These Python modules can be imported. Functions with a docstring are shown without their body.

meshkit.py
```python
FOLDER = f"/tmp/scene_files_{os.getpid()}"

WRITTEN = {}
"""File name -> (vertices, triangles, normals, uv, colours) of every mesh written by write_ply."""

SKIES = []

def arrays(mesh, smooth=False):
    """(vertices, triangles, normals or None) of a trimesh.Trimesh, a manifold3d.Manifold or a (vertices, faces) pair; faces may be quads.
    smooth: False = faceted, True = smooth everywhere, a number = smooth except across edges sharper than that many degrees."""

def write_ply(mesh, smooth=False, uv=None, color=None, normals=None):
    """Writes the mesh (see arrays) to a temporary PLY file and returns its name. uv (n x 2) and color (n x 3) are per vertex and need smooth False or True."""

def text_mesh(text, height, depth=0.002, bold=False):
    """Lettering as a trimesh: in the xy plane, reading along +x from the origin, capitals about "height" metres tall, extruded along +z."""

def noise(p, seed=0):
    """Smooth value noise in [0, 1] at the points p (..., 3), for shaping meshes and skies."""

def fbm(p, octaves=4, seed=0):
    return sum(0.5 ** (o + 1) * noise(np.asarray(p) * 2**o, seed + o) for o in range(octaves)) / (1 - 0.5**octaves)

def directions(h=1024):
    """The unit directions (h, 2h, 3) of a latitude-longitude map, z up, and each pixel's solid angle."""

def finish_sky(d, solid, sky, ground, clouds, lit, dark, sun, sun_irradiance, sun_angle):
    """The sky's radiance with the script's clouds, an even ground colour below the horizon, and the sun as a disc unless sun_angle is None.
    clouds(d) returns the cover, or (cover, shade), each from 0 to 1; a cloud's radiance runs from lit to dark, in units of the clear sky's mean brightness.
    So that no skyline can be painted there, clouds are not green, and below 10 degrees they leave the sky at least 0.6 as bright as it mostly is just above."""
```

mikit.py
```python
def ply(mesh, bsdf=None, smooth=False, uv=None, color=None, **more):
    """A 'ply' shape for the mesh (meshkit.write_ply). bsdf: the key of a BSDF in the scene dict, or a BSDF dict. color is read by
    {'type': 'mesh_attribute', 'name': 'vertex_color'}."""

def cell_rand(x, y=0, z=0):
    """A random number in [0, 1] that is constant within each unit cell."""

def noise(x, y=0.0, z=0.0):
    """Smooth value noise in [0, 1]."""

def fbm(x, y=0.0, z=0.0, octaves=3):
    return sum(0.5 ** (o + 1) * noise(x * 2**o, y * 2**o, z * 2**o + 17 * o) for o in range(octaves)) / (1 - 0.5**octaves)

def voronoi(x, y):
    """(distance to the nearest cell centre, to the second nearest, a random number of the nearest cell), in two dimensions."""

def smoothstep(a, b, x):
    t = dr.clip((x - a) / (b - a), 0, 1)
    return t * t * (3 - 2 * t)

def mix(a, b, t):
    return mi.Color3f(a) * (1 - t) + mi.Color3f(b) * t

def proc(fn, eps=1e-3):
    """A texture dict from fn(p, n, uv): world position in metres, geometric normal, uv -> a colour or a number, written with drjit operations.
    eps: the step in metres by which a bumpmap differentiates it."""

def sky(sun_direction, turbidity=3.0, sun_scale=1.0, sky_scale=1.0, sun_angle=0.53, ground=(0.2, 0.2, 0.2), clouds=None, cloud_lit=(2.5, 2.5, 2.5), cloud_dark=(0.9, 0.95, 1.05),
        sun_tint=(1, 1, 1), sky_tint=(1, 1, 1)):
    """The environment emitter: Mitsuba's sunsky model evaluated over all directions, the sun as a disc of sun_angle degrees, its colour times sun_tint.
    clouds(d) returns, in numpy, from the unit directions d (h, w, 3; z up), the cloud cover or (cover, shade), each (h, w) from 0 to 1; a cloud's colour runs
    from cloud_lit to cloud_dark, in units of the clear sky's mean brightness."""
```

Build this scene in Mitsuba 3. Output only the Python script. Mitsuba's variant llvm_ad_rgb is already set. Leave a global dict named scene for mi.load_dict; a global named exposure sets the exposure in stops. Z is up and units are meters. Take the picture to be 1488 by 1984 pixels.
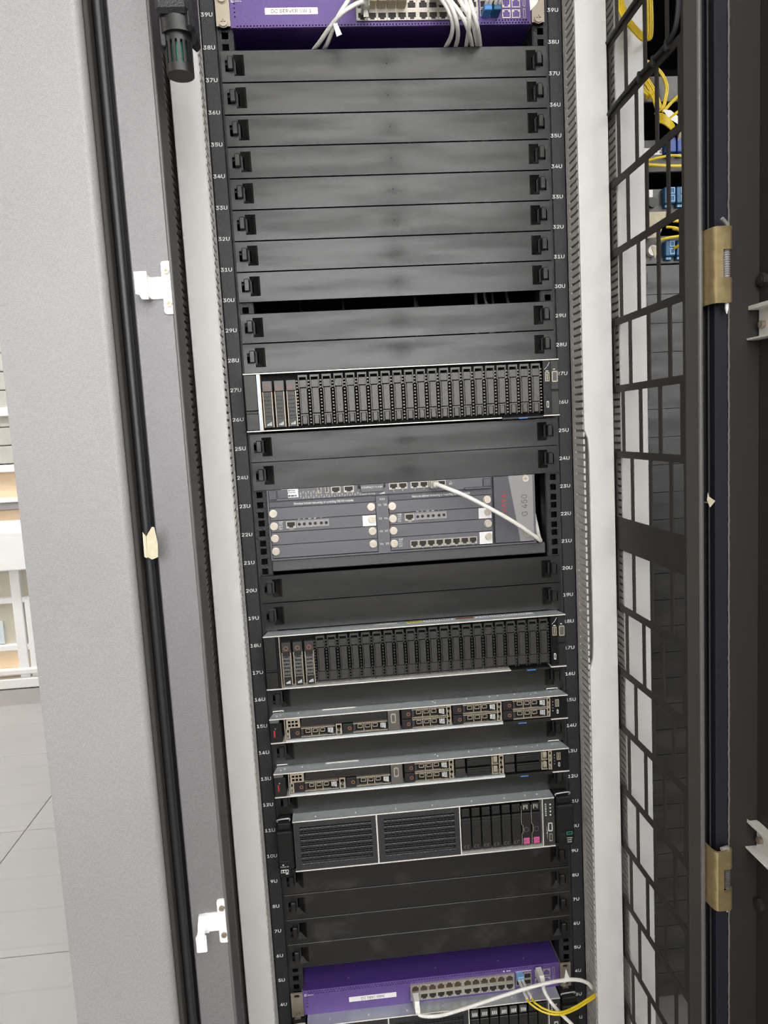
import math, random
import numpy as np, trimesh, mitsuba as mi, drjit as dr
import mikit, meshkit
from shapely.geometry import box as sbox, Polygon, Point
from shapely.ops import unary_union
random.seed(3)
rng = np.random.default_rng(5)
T = mi.ScalarTransform4f
scene, labels, counts = {'type': 'scene'}, {}, {}

# ------------------------------------------------------------------ camera, light, exposure
exposure = 0.2
YAW, PITCH, ROLL = 0.0744788, -0.1139874, -0.0554938
EYE = np.array([-0.1241, -1.11725, 1.12772])
FOCAL = 1386.335                       # pixels, for a frame 1488 wide
fwd = np.array([math.sin(YAW) * math.cos(PITCH), math.cos(YAW) * math.cos(PITCH), math.sin(PITCH)])
rgt = np.array([math.cos(YAW), -math.sin(YAW), 0.0])
upv = np.cross(rgt, fwd)
UP = -math.sin(ROLL) * rgt + math.cos(ROLL) * upv
scene['camera'] = {'type': 'perspective', 'fov_axis': 'x', 'fov': math.degrees(2 * math.atan(744 / FOCAL)), 'near_clip': 0.02, 'far_clip': 100.0,
                   'to_world': T().look_at(origin=EYE.tolist(), target=(EYE + fwd).tolist(), up=UP.tolist())}
ADDED_GLOW = 6.0                           # radiance of the glowing panes added behind the camera
LAMP = 5.0                             # radiance of the ceiling lamps
LAMPS = [(-1.2, -2.9, 0.5), (0.2, -2.9, 1.2), (1.5, -2.9, 1.9), (0.2, -1.9, 1.2), (1.5, -1.7, 1.9), (-3.6, -0.2, 1.0), (-2.2, -0.2, 0.7), (-3.4, 1.5, 2.4), (-2.0, 1.5, 2.4)]
U = 0.04445                            # one rack unit; height z = 0 is the line of 0U
FLOOR = -0.10
CEIL = 2.75

# ------------------------------------------------------------------ helpers
def ORDN(n):
    return f'{n}' + ('th' if 10 < n % 100 < 14 else {1: 'st', 2: 'nd', 3: 'rd'}.get(n % 10, 'th'))
def num(base):
    n = counts.get(base, 0)
    counts[base] = n + 1
    return base if n == 0 else f'{base}_{n:03d}'
def tag(key, label=None, cat=None, group=None, kind=None):
    d = labels.setdefault(key, {})
    for k, v in (('label', label), ('category', cat), ('group', group), ('kind', kind)):
        if v: d[k] = v
    return key
def thing(name, label=None, cat=None, group=None, kind=None):
    return tag(num(name), label, cat, group, kind)
def put(key, mesh, mat, smooth=False):
    scene[key] = mikit.ply(mesh, mat, smooth)
    return key
def part(parent, name, mesh, mat, smooth=False, label=None):
    key = num(parent + '__' + name)
    put(key, mesh, mat, smooth)
    if label: labels[key] = {'label': label}
    return key
def copy(parent, name, d, x=0, y=0, z=0, m=None):
    key = num(parent + '__' + name)
    scene[key] = {**d, 'to_world': m if m is not None else T().translate([x, y, z])}
    return key
def solo(name, mesh, mat, label=None, cat=None, group=None, kind=None, smooth=False):
    key = thing(name, label, cat, group, kind)
    return put(key, mesh, mat, smooth)
def B(x0, x1, y0, y1, z0, z1):
    m = trimesh.creation.box(extents=[x1 - x0, y1 - y0, z1 - z0])
    m.apply_translation([(x0 + x1) / 2, (y0 + y1) / 2, (z0 + z1) / 2])
    return m
def RB(x0, x1, y0, y1, z0, z1, c=0.001):
    p = []
    for sx, xa, xb in ((-1, x0, x0 + c), (1, x1, x1 - c)):
        for sy, ya, yb in ((-1, y0, y0 + c), (1, y1, y1 - c)):
            for sz, za, zb in ((-1, z0, z0 + c), (1, z1, z1 - c)):
                p += [(xa, yb, zb), (xb, ya, zb), (xb, yb, za)]
    return trimesh.convex.convex_hull(np.array(p))
def hull(pts):
    return trimesh.convex.convex_hull(np.array(pts, float))
def cat(ms):
    return trimesh.util.concatenate(list(ms))
def front(poly, y0, y1):
    """A polygon drawn in (x, z), as a plate from y0 (towards the viewer) to y1."""
    ms = []
    for g in getattr(poly, 'geoms', [poly]):
        m = trimesh.creation.extrude_polygon(g, y1 - y0, engine='earcut')
        v = m.vertices.copy()
        m.vertices = np.stack([v[:, 0], y1 - v[:, 2], v[:, 1]], 1)
        ms.append(m)
    return cat(ms)
def flat(poly, z0, z1):
    m = trimesh.creation.extrude_polygon(poly, z1 - z0, engine='earcut')
    m.apply_translation([0, 0, z0])
    return m
def R(x0, x1, z0, z1):
    return sbox(x0, z0, x1, z1)
def rr(x0, x1, z0, z1, r):
    return sbox(x0 + r, z0 + r, x1 - r, z1 - r).buffer(r, quad_segs=3)
def cyl(p0, p1, r, n=16):
    return trimesh.creation.cylinder(radius=r, segment=[p0, p1], sections=n)
def tube(pts, r, n=8, sub=6):
    p = np.array(pts, float)
    if sub > 1 and len(p) > 2:
        e = np.vstack([2 * p[0] - p[1], p, 2 * p[-1] - p[-2]])
        out = []
        for i in range(1, len(e) - 2):
            for t in np.linspace(0, 1, sub, endpoint=False):
                a, b, c, d = e[i - 1:i + 3]
                out.append(0.5 * (2 * b + (c - a) * t + (2 * a - 5 * b + 4 * c - d) * t * t + (3 * b - a - 3 * c + d) * t ** 3))
        p = np.array(out + [p[-1]])
    t = np.gradient(p, axis=0)
    t /= np.linalg.norm(t, axis=1, keepdims=True) + 1e-12
    nrm = np.cross(t[0], [0.3, 0.5, 0.81]); nrm /= np.linalg.norm(nrm)
    rr_ = np.broadcast_to(np.asarray(r, float), (len(p),))
    rings = []
    for i in range(len(p)):
        nrm = nrm - t[i] * (nrm @ t[i]); nrm /= np.linalg.norm(nrm)
        b = np.cross(t[i], nrm)
        a = np.arange(n) * 2 * np.pi / n
        rings.append(p[i] + rr_[i] * (np.cos(a)[:, None] * nrm + np.sin(a)[:, None] * b))
    v = np.vstack(rings + [p[:1], p[-1:]])
    f = []
    for i in range(len(p) - 1):
        for j in range(n):
            k = (j + 1) % n
            f += [[i * n + j, i * n + k, (i + 1) * n + k], [i * n + j, (i + 1) * n + k, (i + 1) * n + j]]
    c0, c1, l = len(v) - 2, len(v) - 1, (len(p) - 1) * n
    for j in range(n):
        k = (j + 1) % n
        f += [[c0, k, j], [c1, l + j, l + k]]
    m = trimesh.Trimesh(v, f, process=False)
    return m
def screw(x, y, z, r, h=0.003, cross=True):
    """A round screw head looking towards -y, with a cross recess."""
    p = Point(x, z).buffer(r, quad_segs=6)
    if cross:
        p2 = p.difference(unary_union([R(x - r * .55, x + r * .55, z - r * .12, z + r * .12), R(x - r * .12, x + r * .12, z - r * .55, z + r * .55)]))
        return cat([front(p2, y - h, y - h * .5), front(p, y - h * .5, y)])
    return front(p, y - h, y)
TEXTS = {}
def text(s, h, x, z, y, bold=False, centre=False, wide=1.0, depth=0.0003, up=False):
    """Flat lettering on a face looking towards -y; up: reading upwards."""
    k = (s, bold)
    if k not in TEXTS: TEXTS[k] = meshkit.text_mesh(s, 1.0, 1.0, bold)
    m = TEXTS[k].copy()
    v = m.vertices * [h * wide, h, depth]
    w = v[:, 0].max() - v[:, 0].min()
    v[:, 0] -= v[:, 0].min() + (w / 2 if centre else 0)
    if up: v[:, :2] = np.stack([-v[:, 1], v[:, 0]], 1)
    m.vertices = np.stack([v[:, 0] + x, y - v[:, 2], v[:, 1] + z], 1)
    return m

# ------------------------------------------------------------------ materials
def mat(name, rgb, rough=0.5, metal=0.0, spec=0.5, bump=None, **kw):
    d = {'type': 'principled', 'roughness': rough, 'metallic': metal, 'specular': spec, **kw}
    d['base_color'] = mikit.proc(rgb) if callable(rgb) else {'type': 'rgb', 'value': list(rgb)}
    if bump: d = {'type': 'bumpmap', 'arbitrary': mikit.proc(bump[0], eps=bump[1]), 'scale': bump[2], 'bsdf': d}
    scene[name] = {'type': 'twosided', 'bsdf': d}
    return name
def grain(p, n, uv):                     # powder coat, leather-like
    q = p * 1150.0
    return mikit.fbm(q.x, q.y, q.z * 0.8, 2)
def fine(p, n, uv):
    q = p * 1000.0
    return mikit.fbm(q.x, q.y, q.z, 2)
def dusty(base, amt, tint=(1, 0.97, 0.93)):
    def fn(p, n, uv):
        a = mikit.fbm(p.x * 9, p.y * 9, p.z * 34, 3)
        b = mikit.fbm(p.x * 60 + 7, p.y * 60, p.z * 90, 2)
        t = mikit.smoothstep(0.35, 0.75, a) * (0.6 + 0.8 * b)
        return mi.Color3f(*base) + mi.Color3f(*tint) * (amt * t)
    return fn
def smudged(p, n, uv):
    a = mikit.fbm(p.x * 22 + 3, p.y * 9, p.z * 26 + 5, 4)
    b = mikit.fbm(p.x * 90, p.y * 60, p.z * 120, 2)
    t = mikit.smoothstep(0.52, 0.78, a) * (0.4 + b)
    return mi.Color3f(0.0065, 0.0060, 0.0055) + mi.Color3f(0.015, 0.013, 0.011) * t
def flow(p, n, uv):                      # streaks of the moulding, and the dull halo round the moulding point in the middle
    a = mikit.fbm(p.x * 8, p.y * 9, p.z * 55, 3)
    b = mikit.fbm(p.x * 60 + 7, p.y * 60, p.z * 90, 2)
    halo = dr.exp(-(dr.square(uv.x + 0.001) / 0.0003 + dr.square(uv.y - 0.022) / 0.00016))
    return dr.clip(0.85 * mikit.smoothstep(0.30, 0.75, a) * (0.5 + 0.5 * b) + 0.55 * halo, 0, 1)
mat('m_panel_a', dusty((0.0085, 0.0081, 0.0075), 0.008), 0.34, spec=.62)
mat('m_panel_b', dusty((0.0085, 0.0080, 0.0074), 0.010), 0.46, spec=.42)
scene['m_panel'] = {'type': 'blendbsdf', 'weight': mikit.proc(flow), 'a': {'type': 'ref', 'id': 'm_panel_a'}, 'b': {'type': 'ref', 'id': 'm_panel_b'}}
M_panel = 'm_panel'
M_panel_low = mat('m_panel_low', smudged, 0.38, spec=.5)
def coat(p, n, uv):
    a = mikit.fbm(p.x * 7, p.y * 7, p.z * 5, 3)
    f = mikit.fbm(p.x * 1150, p.y * 1150, p.z * 900, 2)  # mottling puts the shading of the grain into the colour
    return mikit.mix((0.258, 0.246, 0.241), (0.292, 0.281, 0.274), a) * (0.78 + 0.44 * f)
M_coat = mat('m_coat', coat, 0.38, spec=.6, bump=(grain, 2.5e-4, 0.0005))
def stripc(p, n, uv):
    f = mikit.fbm(p.x * 950, p.y * 950, p.z * 760, 2)  # grain shading mottled into the strip colour
    return mi.Color3f(0.150, 0.141, 0.145) * (0.74 + 0.52 * f)
def postc(p, n, uv):
    f = mikit.fbm(p.x * 900, p.y * 900, p.z * 900, 2)  # speckle stands in for light and shade on the fine bumps
    return mi.Color3f(0.017, 0.017, 0.0185) * (0.35 + 1.3 * f)
M_post = mat('m_post', postc, 0.42, spec=.45, bump=(fine, 4e-4, 0.0007))
M_strip = mat('m_strip', stripc, 0.36, spec=.95, bump=(grain, 2.5e-4, 0.0005))
M_frame = mat('m_frame', (0.036, 0.032, 0.028), 0.65, spec=.3)
M_edge = mat('m_edge', (0.11, 0.105, 0.10), 0.4)
M_door = mat('m_door', (0.028, 0.024, 0.021), 0.62, spec=.3, bump=(fine, 4e-4, 0.0004))
M_navy = mat('m_navy', (0.014, 0.015, 0.022), 0.6, spec=.3)
M_rubber = mat('m_rubber', (0.014, 0.014, 0.016), 0.42)
M_foam = mat('m_foam', (0.17, 0.155, 0.14), 0.9)
def ducty(p, n, uv):
    a = mikit.fbm(p.x * 10, p.y * 10, p.z * 3, 3)
    return mikit.mix((0.615, 0.602, 0.576), (0.675, 0.662, 0.635), a)
M_duct = mat('m_duct', ducty, 0.42)
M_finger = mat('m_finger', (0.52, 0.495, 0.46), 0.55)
M_fshade = mat('m_fshade', (0.24, 0.225, 0.21), 0.5)  # duct plastic darkened, the shade behind the post put into its colour
M_black = mat('m_black', (0.012, 0.0115, 0.011), 0.42)
M_gloss = mat('m_gloss', (0.010, 0.010, 0.010), 0.22)
M_void = mat('m_void', (0.004, 0.004, 0.004), 0.9)  # near black, puts the shade of gaps and interiors into the colour
M_grey = mat('m_grey', (0.095, 0.092, 0.085), 0.45)
M_grey2 = mat('m_grey2', (0.030, 0.029, 0.027), 0.45)
M_steel = mat('m_steel', (0.56, 0.60, 0.61), 0.42, 0.6)
M_lip = mat('m_lip', (0.74, 0.71, 0.65), 0.42, 0.25)  # pale base holds the light that the steel edges reflect
M_mesh = mat('m_mesh', (0.030, 0.029, 0.031), 0.5, spec=.4)
M_deep = mat('m_deep', (0.006, 0.0055, 0.005), 0.6, spec=.2)
M_matte = mat('m_matte', (0.009, 0.0088, 0.0085), 0.55, spec=.3)
M_plate = mat('m_plate', (0.13, 0.12, 0.105), 0.45, 0.4)
M_perf = mat('m_perf', (0.20, 0.185, 0.155), 0.5)
M_chrome = mat('m_chrome', (0.16, 0.17, 0.185), 0.22, 0.8)
M_screw = mat('m_screw', (0.58, 0.52, 0.43), 0.34, 0.6)
M_side = mat('m_side', (0.085, 0.081, 0.077), 0.5)
M_trim = mat('m_trim', (0.42, 0.365, 0.275), 0.40, 0.4)
M_nickel = mat('m_nickel', (0.33, 0.285, 0.22), 0.36, 0.6)
M_zinc = mat('m_zinc', (0.88, 0.88, 0.86), 0.45, 0.15)
def brassy(p, n, uv):
    a = mikit.fbm(p.x * 90, p.y * 90, p.z * 160, 3)
    return mikit.mix((0.46, 0.35, 0.16), (0.62, 0.49, 0.26), a)
M_brass = mat('m_brass', brassy, 0.33, 0.75)
M_purple = mat('m_purple', (0.110, 0.062, 0.235), 0.45, spec=.4)
M_purple2 = mat('m_purple2', (0.060, 0.030, 0.165), 0.40)
M_port = mat('m_port', (0.42, 0.39, 0.33), 0.40, 0.4)
M_hole = mat('m_hole', (0.014, 0.010, 0.007), 0.6)
M_brown = mat('m_brown', (0.060, 0.035, 0.018), 0.5)
M_white = mat('m_white', (0.80, 0.79, 0.77), 0.5)
M_print = mat('m_print', (0.62, 0.62, 0.60), 0.7)
M_ink = mat('m_ink', (0.05, 0.05, 0.055), 0.7)
M_cable = mat('m_cable', (0.82, 0.79, 0.73), 0.45)
M_clear = mat('m_clear', (0.55, 0.52, 0.46), 0.25)
M_beige = mat('m_beige', (0.50, 0.42, 0.28), 0.4)
M_yellow = mat('m_yellow', (0.72, 0.52, 0.012), 0.42)
M_blue = mat('m_blue', (0.05, 0.22, 0.55), 0.4)
M_royal = mat('m_royal', (0.010, 0.055, 0.27), 0.4)
M_teal = mat('m_teal', (0.007, 0.085, 0.20), 0.4)
M_sky = mat('m_sky', (0.20, 0.40, 0.62), 0.45)
M_red = mat('m_red', (0.45, 0.03, 0.03), 0.5)
M_pink = mat('m_pink', (0.50, 0.085, 0.22), 0.45)
M_green = mat('m_green', (0.02, 0.22, 0.13), 0.5)
M_orange = mat('m_orange', (0.22, 0.085, 0.04), 0.5)
M_slate = mat('m_slate', (0.115, 0.114, 0.126), 0.48)
M_slate2 = mat('m_slate2', (0.080, 0.080, 0.092), 0.45)
M_silver = mat('m_silver', (0.27, 0.26, 0.255), 0.45)
M_shelf = mat('m_shelf', (0.075, 0.075, 0.079), 0.42, bump=(fine, 4e-4, 0.0009))
M_clip = mat('m_clip', (0.62, 0.60, 0.55), 0.45)
def tapec(p, n, uv):
    a = mikit.fbm(p.x * 180, p.y * 180, p.z * 180, 3)
    return mikit.mix((0.50, 0.44, 0.28), (0.62, 0.58, 0.44), a)
M_tape = mat('m_tape', tapec, 0.7, spec=.2)
M_fabric = mat('m_fabric', (0.02, 0.02, 0.021), 0.6)
M_lyellow = mat('m_lyellow', (0.62, 0.50, 0.03), 0.5)
M_wall = mat('m_wall', (0.78, 0.77, 0.75), 0.7)
M_ceil = mat('m_ceil', (0.82, 0.82, 0.80), 0.8)
M_darkwall = mat('m_darkwall', (0.05, 0.05, 0.05), 0.6)
def floorc(p, n, uv):
    a = mikit.fbm(p.x * 5, p.y * 5, 0.3, 3)
    l = dr.abs(p.y / 0.15 - dr.floor(p.y / 0.15) - 0.5)
    return mikit.mix((0.33, 0.322, 0.314), (0.39, 0.38, 0.37), a) * (1 - 0.07 * mikit.smoothstep(0.46, 0.49, l))
M_floor = mat('m_floor', floorc, 0.4)
M_joint = mat('m_joint', (0.30, 0.28, 0.27), 0.8)
def wood(p, n, uv):
    a = mikit.fbm(p.x * 6, p.y * 6, p.z * 60, 3)
    return mikit.mix((0.70, 0.52, 0.33), (0.82, 0.65, 0.46), a)
M_wood = mat('m_wood', wood, 0.5)
M_blind = mat('m_blind', (0.44, 0.425, 0.38), 0.6)
M_olive = mat('m_olive', (0.50, 0.47, 0.38), 0.6)
M_paleblue = mat('m_paleblue', (0.62, 0.66, 0.70), 0.5)

# ------------------------------------------------------------------ the room
X0, X1, Y0, Y1 = -4.6, 2.6, -3.7, 2.65
solo('floor', B(X0, X1, Y0, Y1, FLOOR - .06, FLOOR - .006), M_joint, kind='structure')
tile = mikit.ply(RB(0.0012, 0.5988, 0.0012, 0.5988, FLOOR - .03, FLOOR, .001), M_floor)
for i in range(12):
    for j in range(10):
        x, y = -4.18 + .6 * i - .6 * 0, -3.63 + .6 * j
        if x + .6 > X1 + .01: continue
        copy('floor', 'tile', tile, x - .42 + .42, y)
solo('ceiling', B(X0, X1, Y0, Y1, CEIL, CEIL + .1), M_ceil, kind='structure')
solo('wall_left', B(X0 - .1, X0, Y0, Y1, FLOOR, CEIL), M_wall, kind='structure')
solo('wall_right', B(X1, X1 + .1, Y0, Y1, FLOOR, CEIL), M_darkwall, kind='structure')
solo('wall_front', B(X0, X1, Y0 - .1, Y0, FLOOR, CEIL), M_wall, kind='structure')
wb = solo('wall_back', B(X0, X1, Y1 + .08, Y1 + .16, FLOOR, CEIL), M_wall, kind='structure')
WX0, WX1 = X0, -.9
part(wb, 'white_beam', RB(WX0, WX1, Y1 - .10, Y1 + .08, .53, .725, .006), M_wall)
part(wb, 'wood_panel', B(WX0, WX1, Y1 + .02, Y1 + .08, .889, 1.018), M_wood)
part(wb, 'wood_panel', B(WX0, WX1, Y1 + .02, Y1 + .08, .774, .826), M_wood)
for xa in np.arange(WX0, WX1 - .3, .62):
    part(wb, 'wood_panel', B(xa + .05, xa + .57, Y1 + .01, Y1 + .08, -.045, .095), M_wood)
part(wb, 'white_panel', B(WX0, WX1, Y1 - .01, Y1 + .08, .725, .774), M_white)
part(wb, 'steel_rail', RB(WX0, WX1, Y1 - .02, Y1 + .08, .83, .868, .004), M_silver)
part(wb, 'white_rail', RB(WX0, WX1, Y1 - .03, Y1 + .08, .868, .889, .004), M_wall)
part(wb, 'white_rail', RB(WX0, WX1, Y1 - .03, Y1 + .08, 1.02, 1.058, .004), M_wall)
part(wb, 'white_rail', RB(WX0, WX1, Y1 - .03, Y1 + .01, -.028, .000, .004), M_wall)
part(wb, 'slat_backing', B(WX0, WX1, Y1 + .045, Y1 + .08, 1.06, 2.2), M_blind)
slat = mikit.ply(RB(WX0, WX1, Y1 + .01, Y1 + .05, .002, .090, .004), M_blind)
for k in range(12):
    copy(wb, 'slat', slat, 0, 0, 1.062 + k * .092)
part(wb, 'white_rail', RB(WX0, WX1, Y1 - .02, Y1 + .05, 1.30, 1.345, .004), M_wall)
solo('baseboard_back', RB(X0, WX1, Y1 - .03, Y1 + .08, FLOOR, -.05, .004), M_wall, kind='structure')
win = thing('window_1', kind='structure')
part(win, 'glass_panel', B(WX0, WX1, Y1 + .03, Y1 + .05, .10, .53), M_olive)
part(win, 'frame_rail', RB(WX0, WX1, Y1 - .005, Y1 + .04, .345, .375, .003), M_white)
part(win, 'frame_rail', RB(WX0, WX1, Y1 - .005, Y1 + .04, .095, .125, .003), M_white)
for k in range(5):
    xa = -1.79 - .62 * k + .62
    part(win, 'mullion', RB(xa, xa + .05, Y1 - .01, Y1 + .04, -.05, .53, .003), M_white)
    part(win, 'mullion', RB(xa + .058, xa + .088, Y1 - .006, Y1 + .04, -.05, .36, .003), M_white)
    part(win, 'pane', B(xa + .10, xa + .55, Y1 + .018, Y1 + .032, .13, .25), M_paleblue)
solo('baseboard_left', RB(X0, X0 + .015, Y0, Y1, FLOOR, FLOOR + .08, .003), M_wall, kind='structure')
for k in range(5):  # unseen row added to keep reflections in the lower panels dark
    c = thing('added_low_cabinet', f'low black cabinet added out of view to darken reflections, {["first", "second", "third", "fourth", "fifth"][k]} from the left', 'cabinet')
    xa = -2.2 + .84 * k
    part(c, 'body', RB(xa, xa + .82, -3.0, -2.32, FLOOR, .90, .004), M_grey2)
    part(c, 'door', RB(xa + .01, xa + .81, -2.32, -2.29, FLOOR + .05, .88, .004), M_black)
    part(c, 'handle', RB(xa + .72, xa + .75, -2.29, -2.26, .45, .65, .004), M_black)
win2 = thing('added_window_2', kind='structure')  # glowing panes added out of view to brighten reflections in the black panels
for k in range(3):
    xa = -1.55 + 1.46 * k + (.12 if k == 2 else 0)
    pw_ = .8 if k == 2 else 1.34
    key = num(win2 + '__pane')
    scene[key] = {**mikit.ply(B(xa, xa + pw_, Y0 + .006, Y0 + .010, .98, 2.55), 'm_lamp'), 'emitter': {'type': 'area', 'radiance': {'type': 'rgb', 'value': [ADDED_GLOW, ADDED_GLOW, ADDED_GLOW]}}}
    part(win2, 'frame', cat([B(xa - .06, xa, Y0, Y0 + .04, .92, 2.61), B(xa + pw_, xa + pw_ + .06, Y0, Y0 + .04, .92, 2.61), B(xa, xa + pw_, Y0, Y0 + .04, .92, .98), B(xa, xa + pw_, Y0, Y0 + .04, 2.55, 2.61)]), M_white)
scene['m_lamp'] = {'type': 'diffuse', 'reflectance': {'type': 'rgb', 'value': [.8, .8, .8]}}
for k, (x, y, g) in enumerate(LAMPS):
    c = thing('ceiling_light', f'flat white LED ceiling light over the aisle, {ORDN(k + 1)} along the row', 'ceiling light', 'ceiling lights')
    part(c, 'frame', front(rr(x - .63, x + .63, y - .33, y + .33, .01).difference(R(x - .6, x + .6, y - .3, y + .3)), 0, .02).apply_transform(trimesh.transformations.rotation_matrix(-math.pi / 2, [1, 0, 0])).apply_translation([0, 0, CEIL - .02 + .0]) if False else
         cat([B(x - .63, x - .6, y - .33, y + .33, CEIL - .02, CEIL), B(x + .6, x + .63, y - .33, y + .33, CEIL - .02, CEIL), B(x - .6, x + .6, y - .33, y - .3, CEIL - .02, CEIL), B(x - .6, x + .6, y + .3, y + .33, CEIL - .02, CEIL)]), M_white)
    key = num(c + '__diffuser')
    scene[key] = {**mikit.ply(B(x - .6, x + .6, y - .3, y + .3, CEIL - .016, CEIL - .006), 'm_lamp'), 'emitter': {'type': 'area', 'radiance': {'type': 'rgb', 'value': [LAMP * g, LAMP * g * .99, LAMP * g * .975]}}}

# ------------------------------------------------------------------ the rack: posts, rails with square holes, printed unit numbers
TOPZ = 2.02
rack = thing('server_rack', 'black open server rack in the middle, its posts printed with white unit numbers', 'server rack')
holes = []
for n in range(1, 44):
    for dz in (.00635, .022225, .0381):
        holes.append((n + .5) * U + dz - 0.0)
for s, name in ((-1, 'left'), (1, 'right')):
    cx = s * .2325
    poly = R(cx - .011, cx + .011, 0.02, 1.98).difference(unary_union([R(cx - .0047, cx + .0047, z - .0047, z + .0047) for z in holes]))
    part(rack, 'hole_rail', front(poly, 0.0, .002), M_post)
    part(rack, 'rail_return', cat([B(s * .2215 - .001, s * .2215 + .001, .002, .03, .02, 1.98)]), M_post)
    xa, xb = (.2435, .2665) if s > 0 else (-.2665, -.2435)
    part(rack, 'post', RB(xa, xb, -.0005, .05, FLOOR, TOPZ, .002), M_post)
    part(rack, 'post_back', B(min(s * .2435, s * .2215), max(s * .2435, s * .2215), .030, .034, .02, 1.98), M_void)
    for n in range(1, 43):
        if s > 0 and n in (33,): pass
        part(rack, 'unit_number', text(f'{n}U', .0052, (.2520 if s > 0 else -.2562), n * U - .0026 + (.0005 if s > 0 else 0), -.0006, True, True, 1.22), M_print)
part(rack, 'side_panel', B(-.302, -.300, .05, .95, FLOOR, TOPZ), M_void)
part(rack, 'side_panel', B(.300, .302, .05, .95, FLOOR, TOPZ), M_void)
part(rack, 'back_panel', B(-.302, .302, .95, .955, FLOOR, TOPZ), M_void)
part(rack, 'roof', B(-.31, .312, -.2, .95, TOPZ, TOPZ + .03), M_black)
part(rack, 'plinth', B(-.30, .30, .0, .95, FLOOR, FLOOR + .06), M_black)

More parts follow.
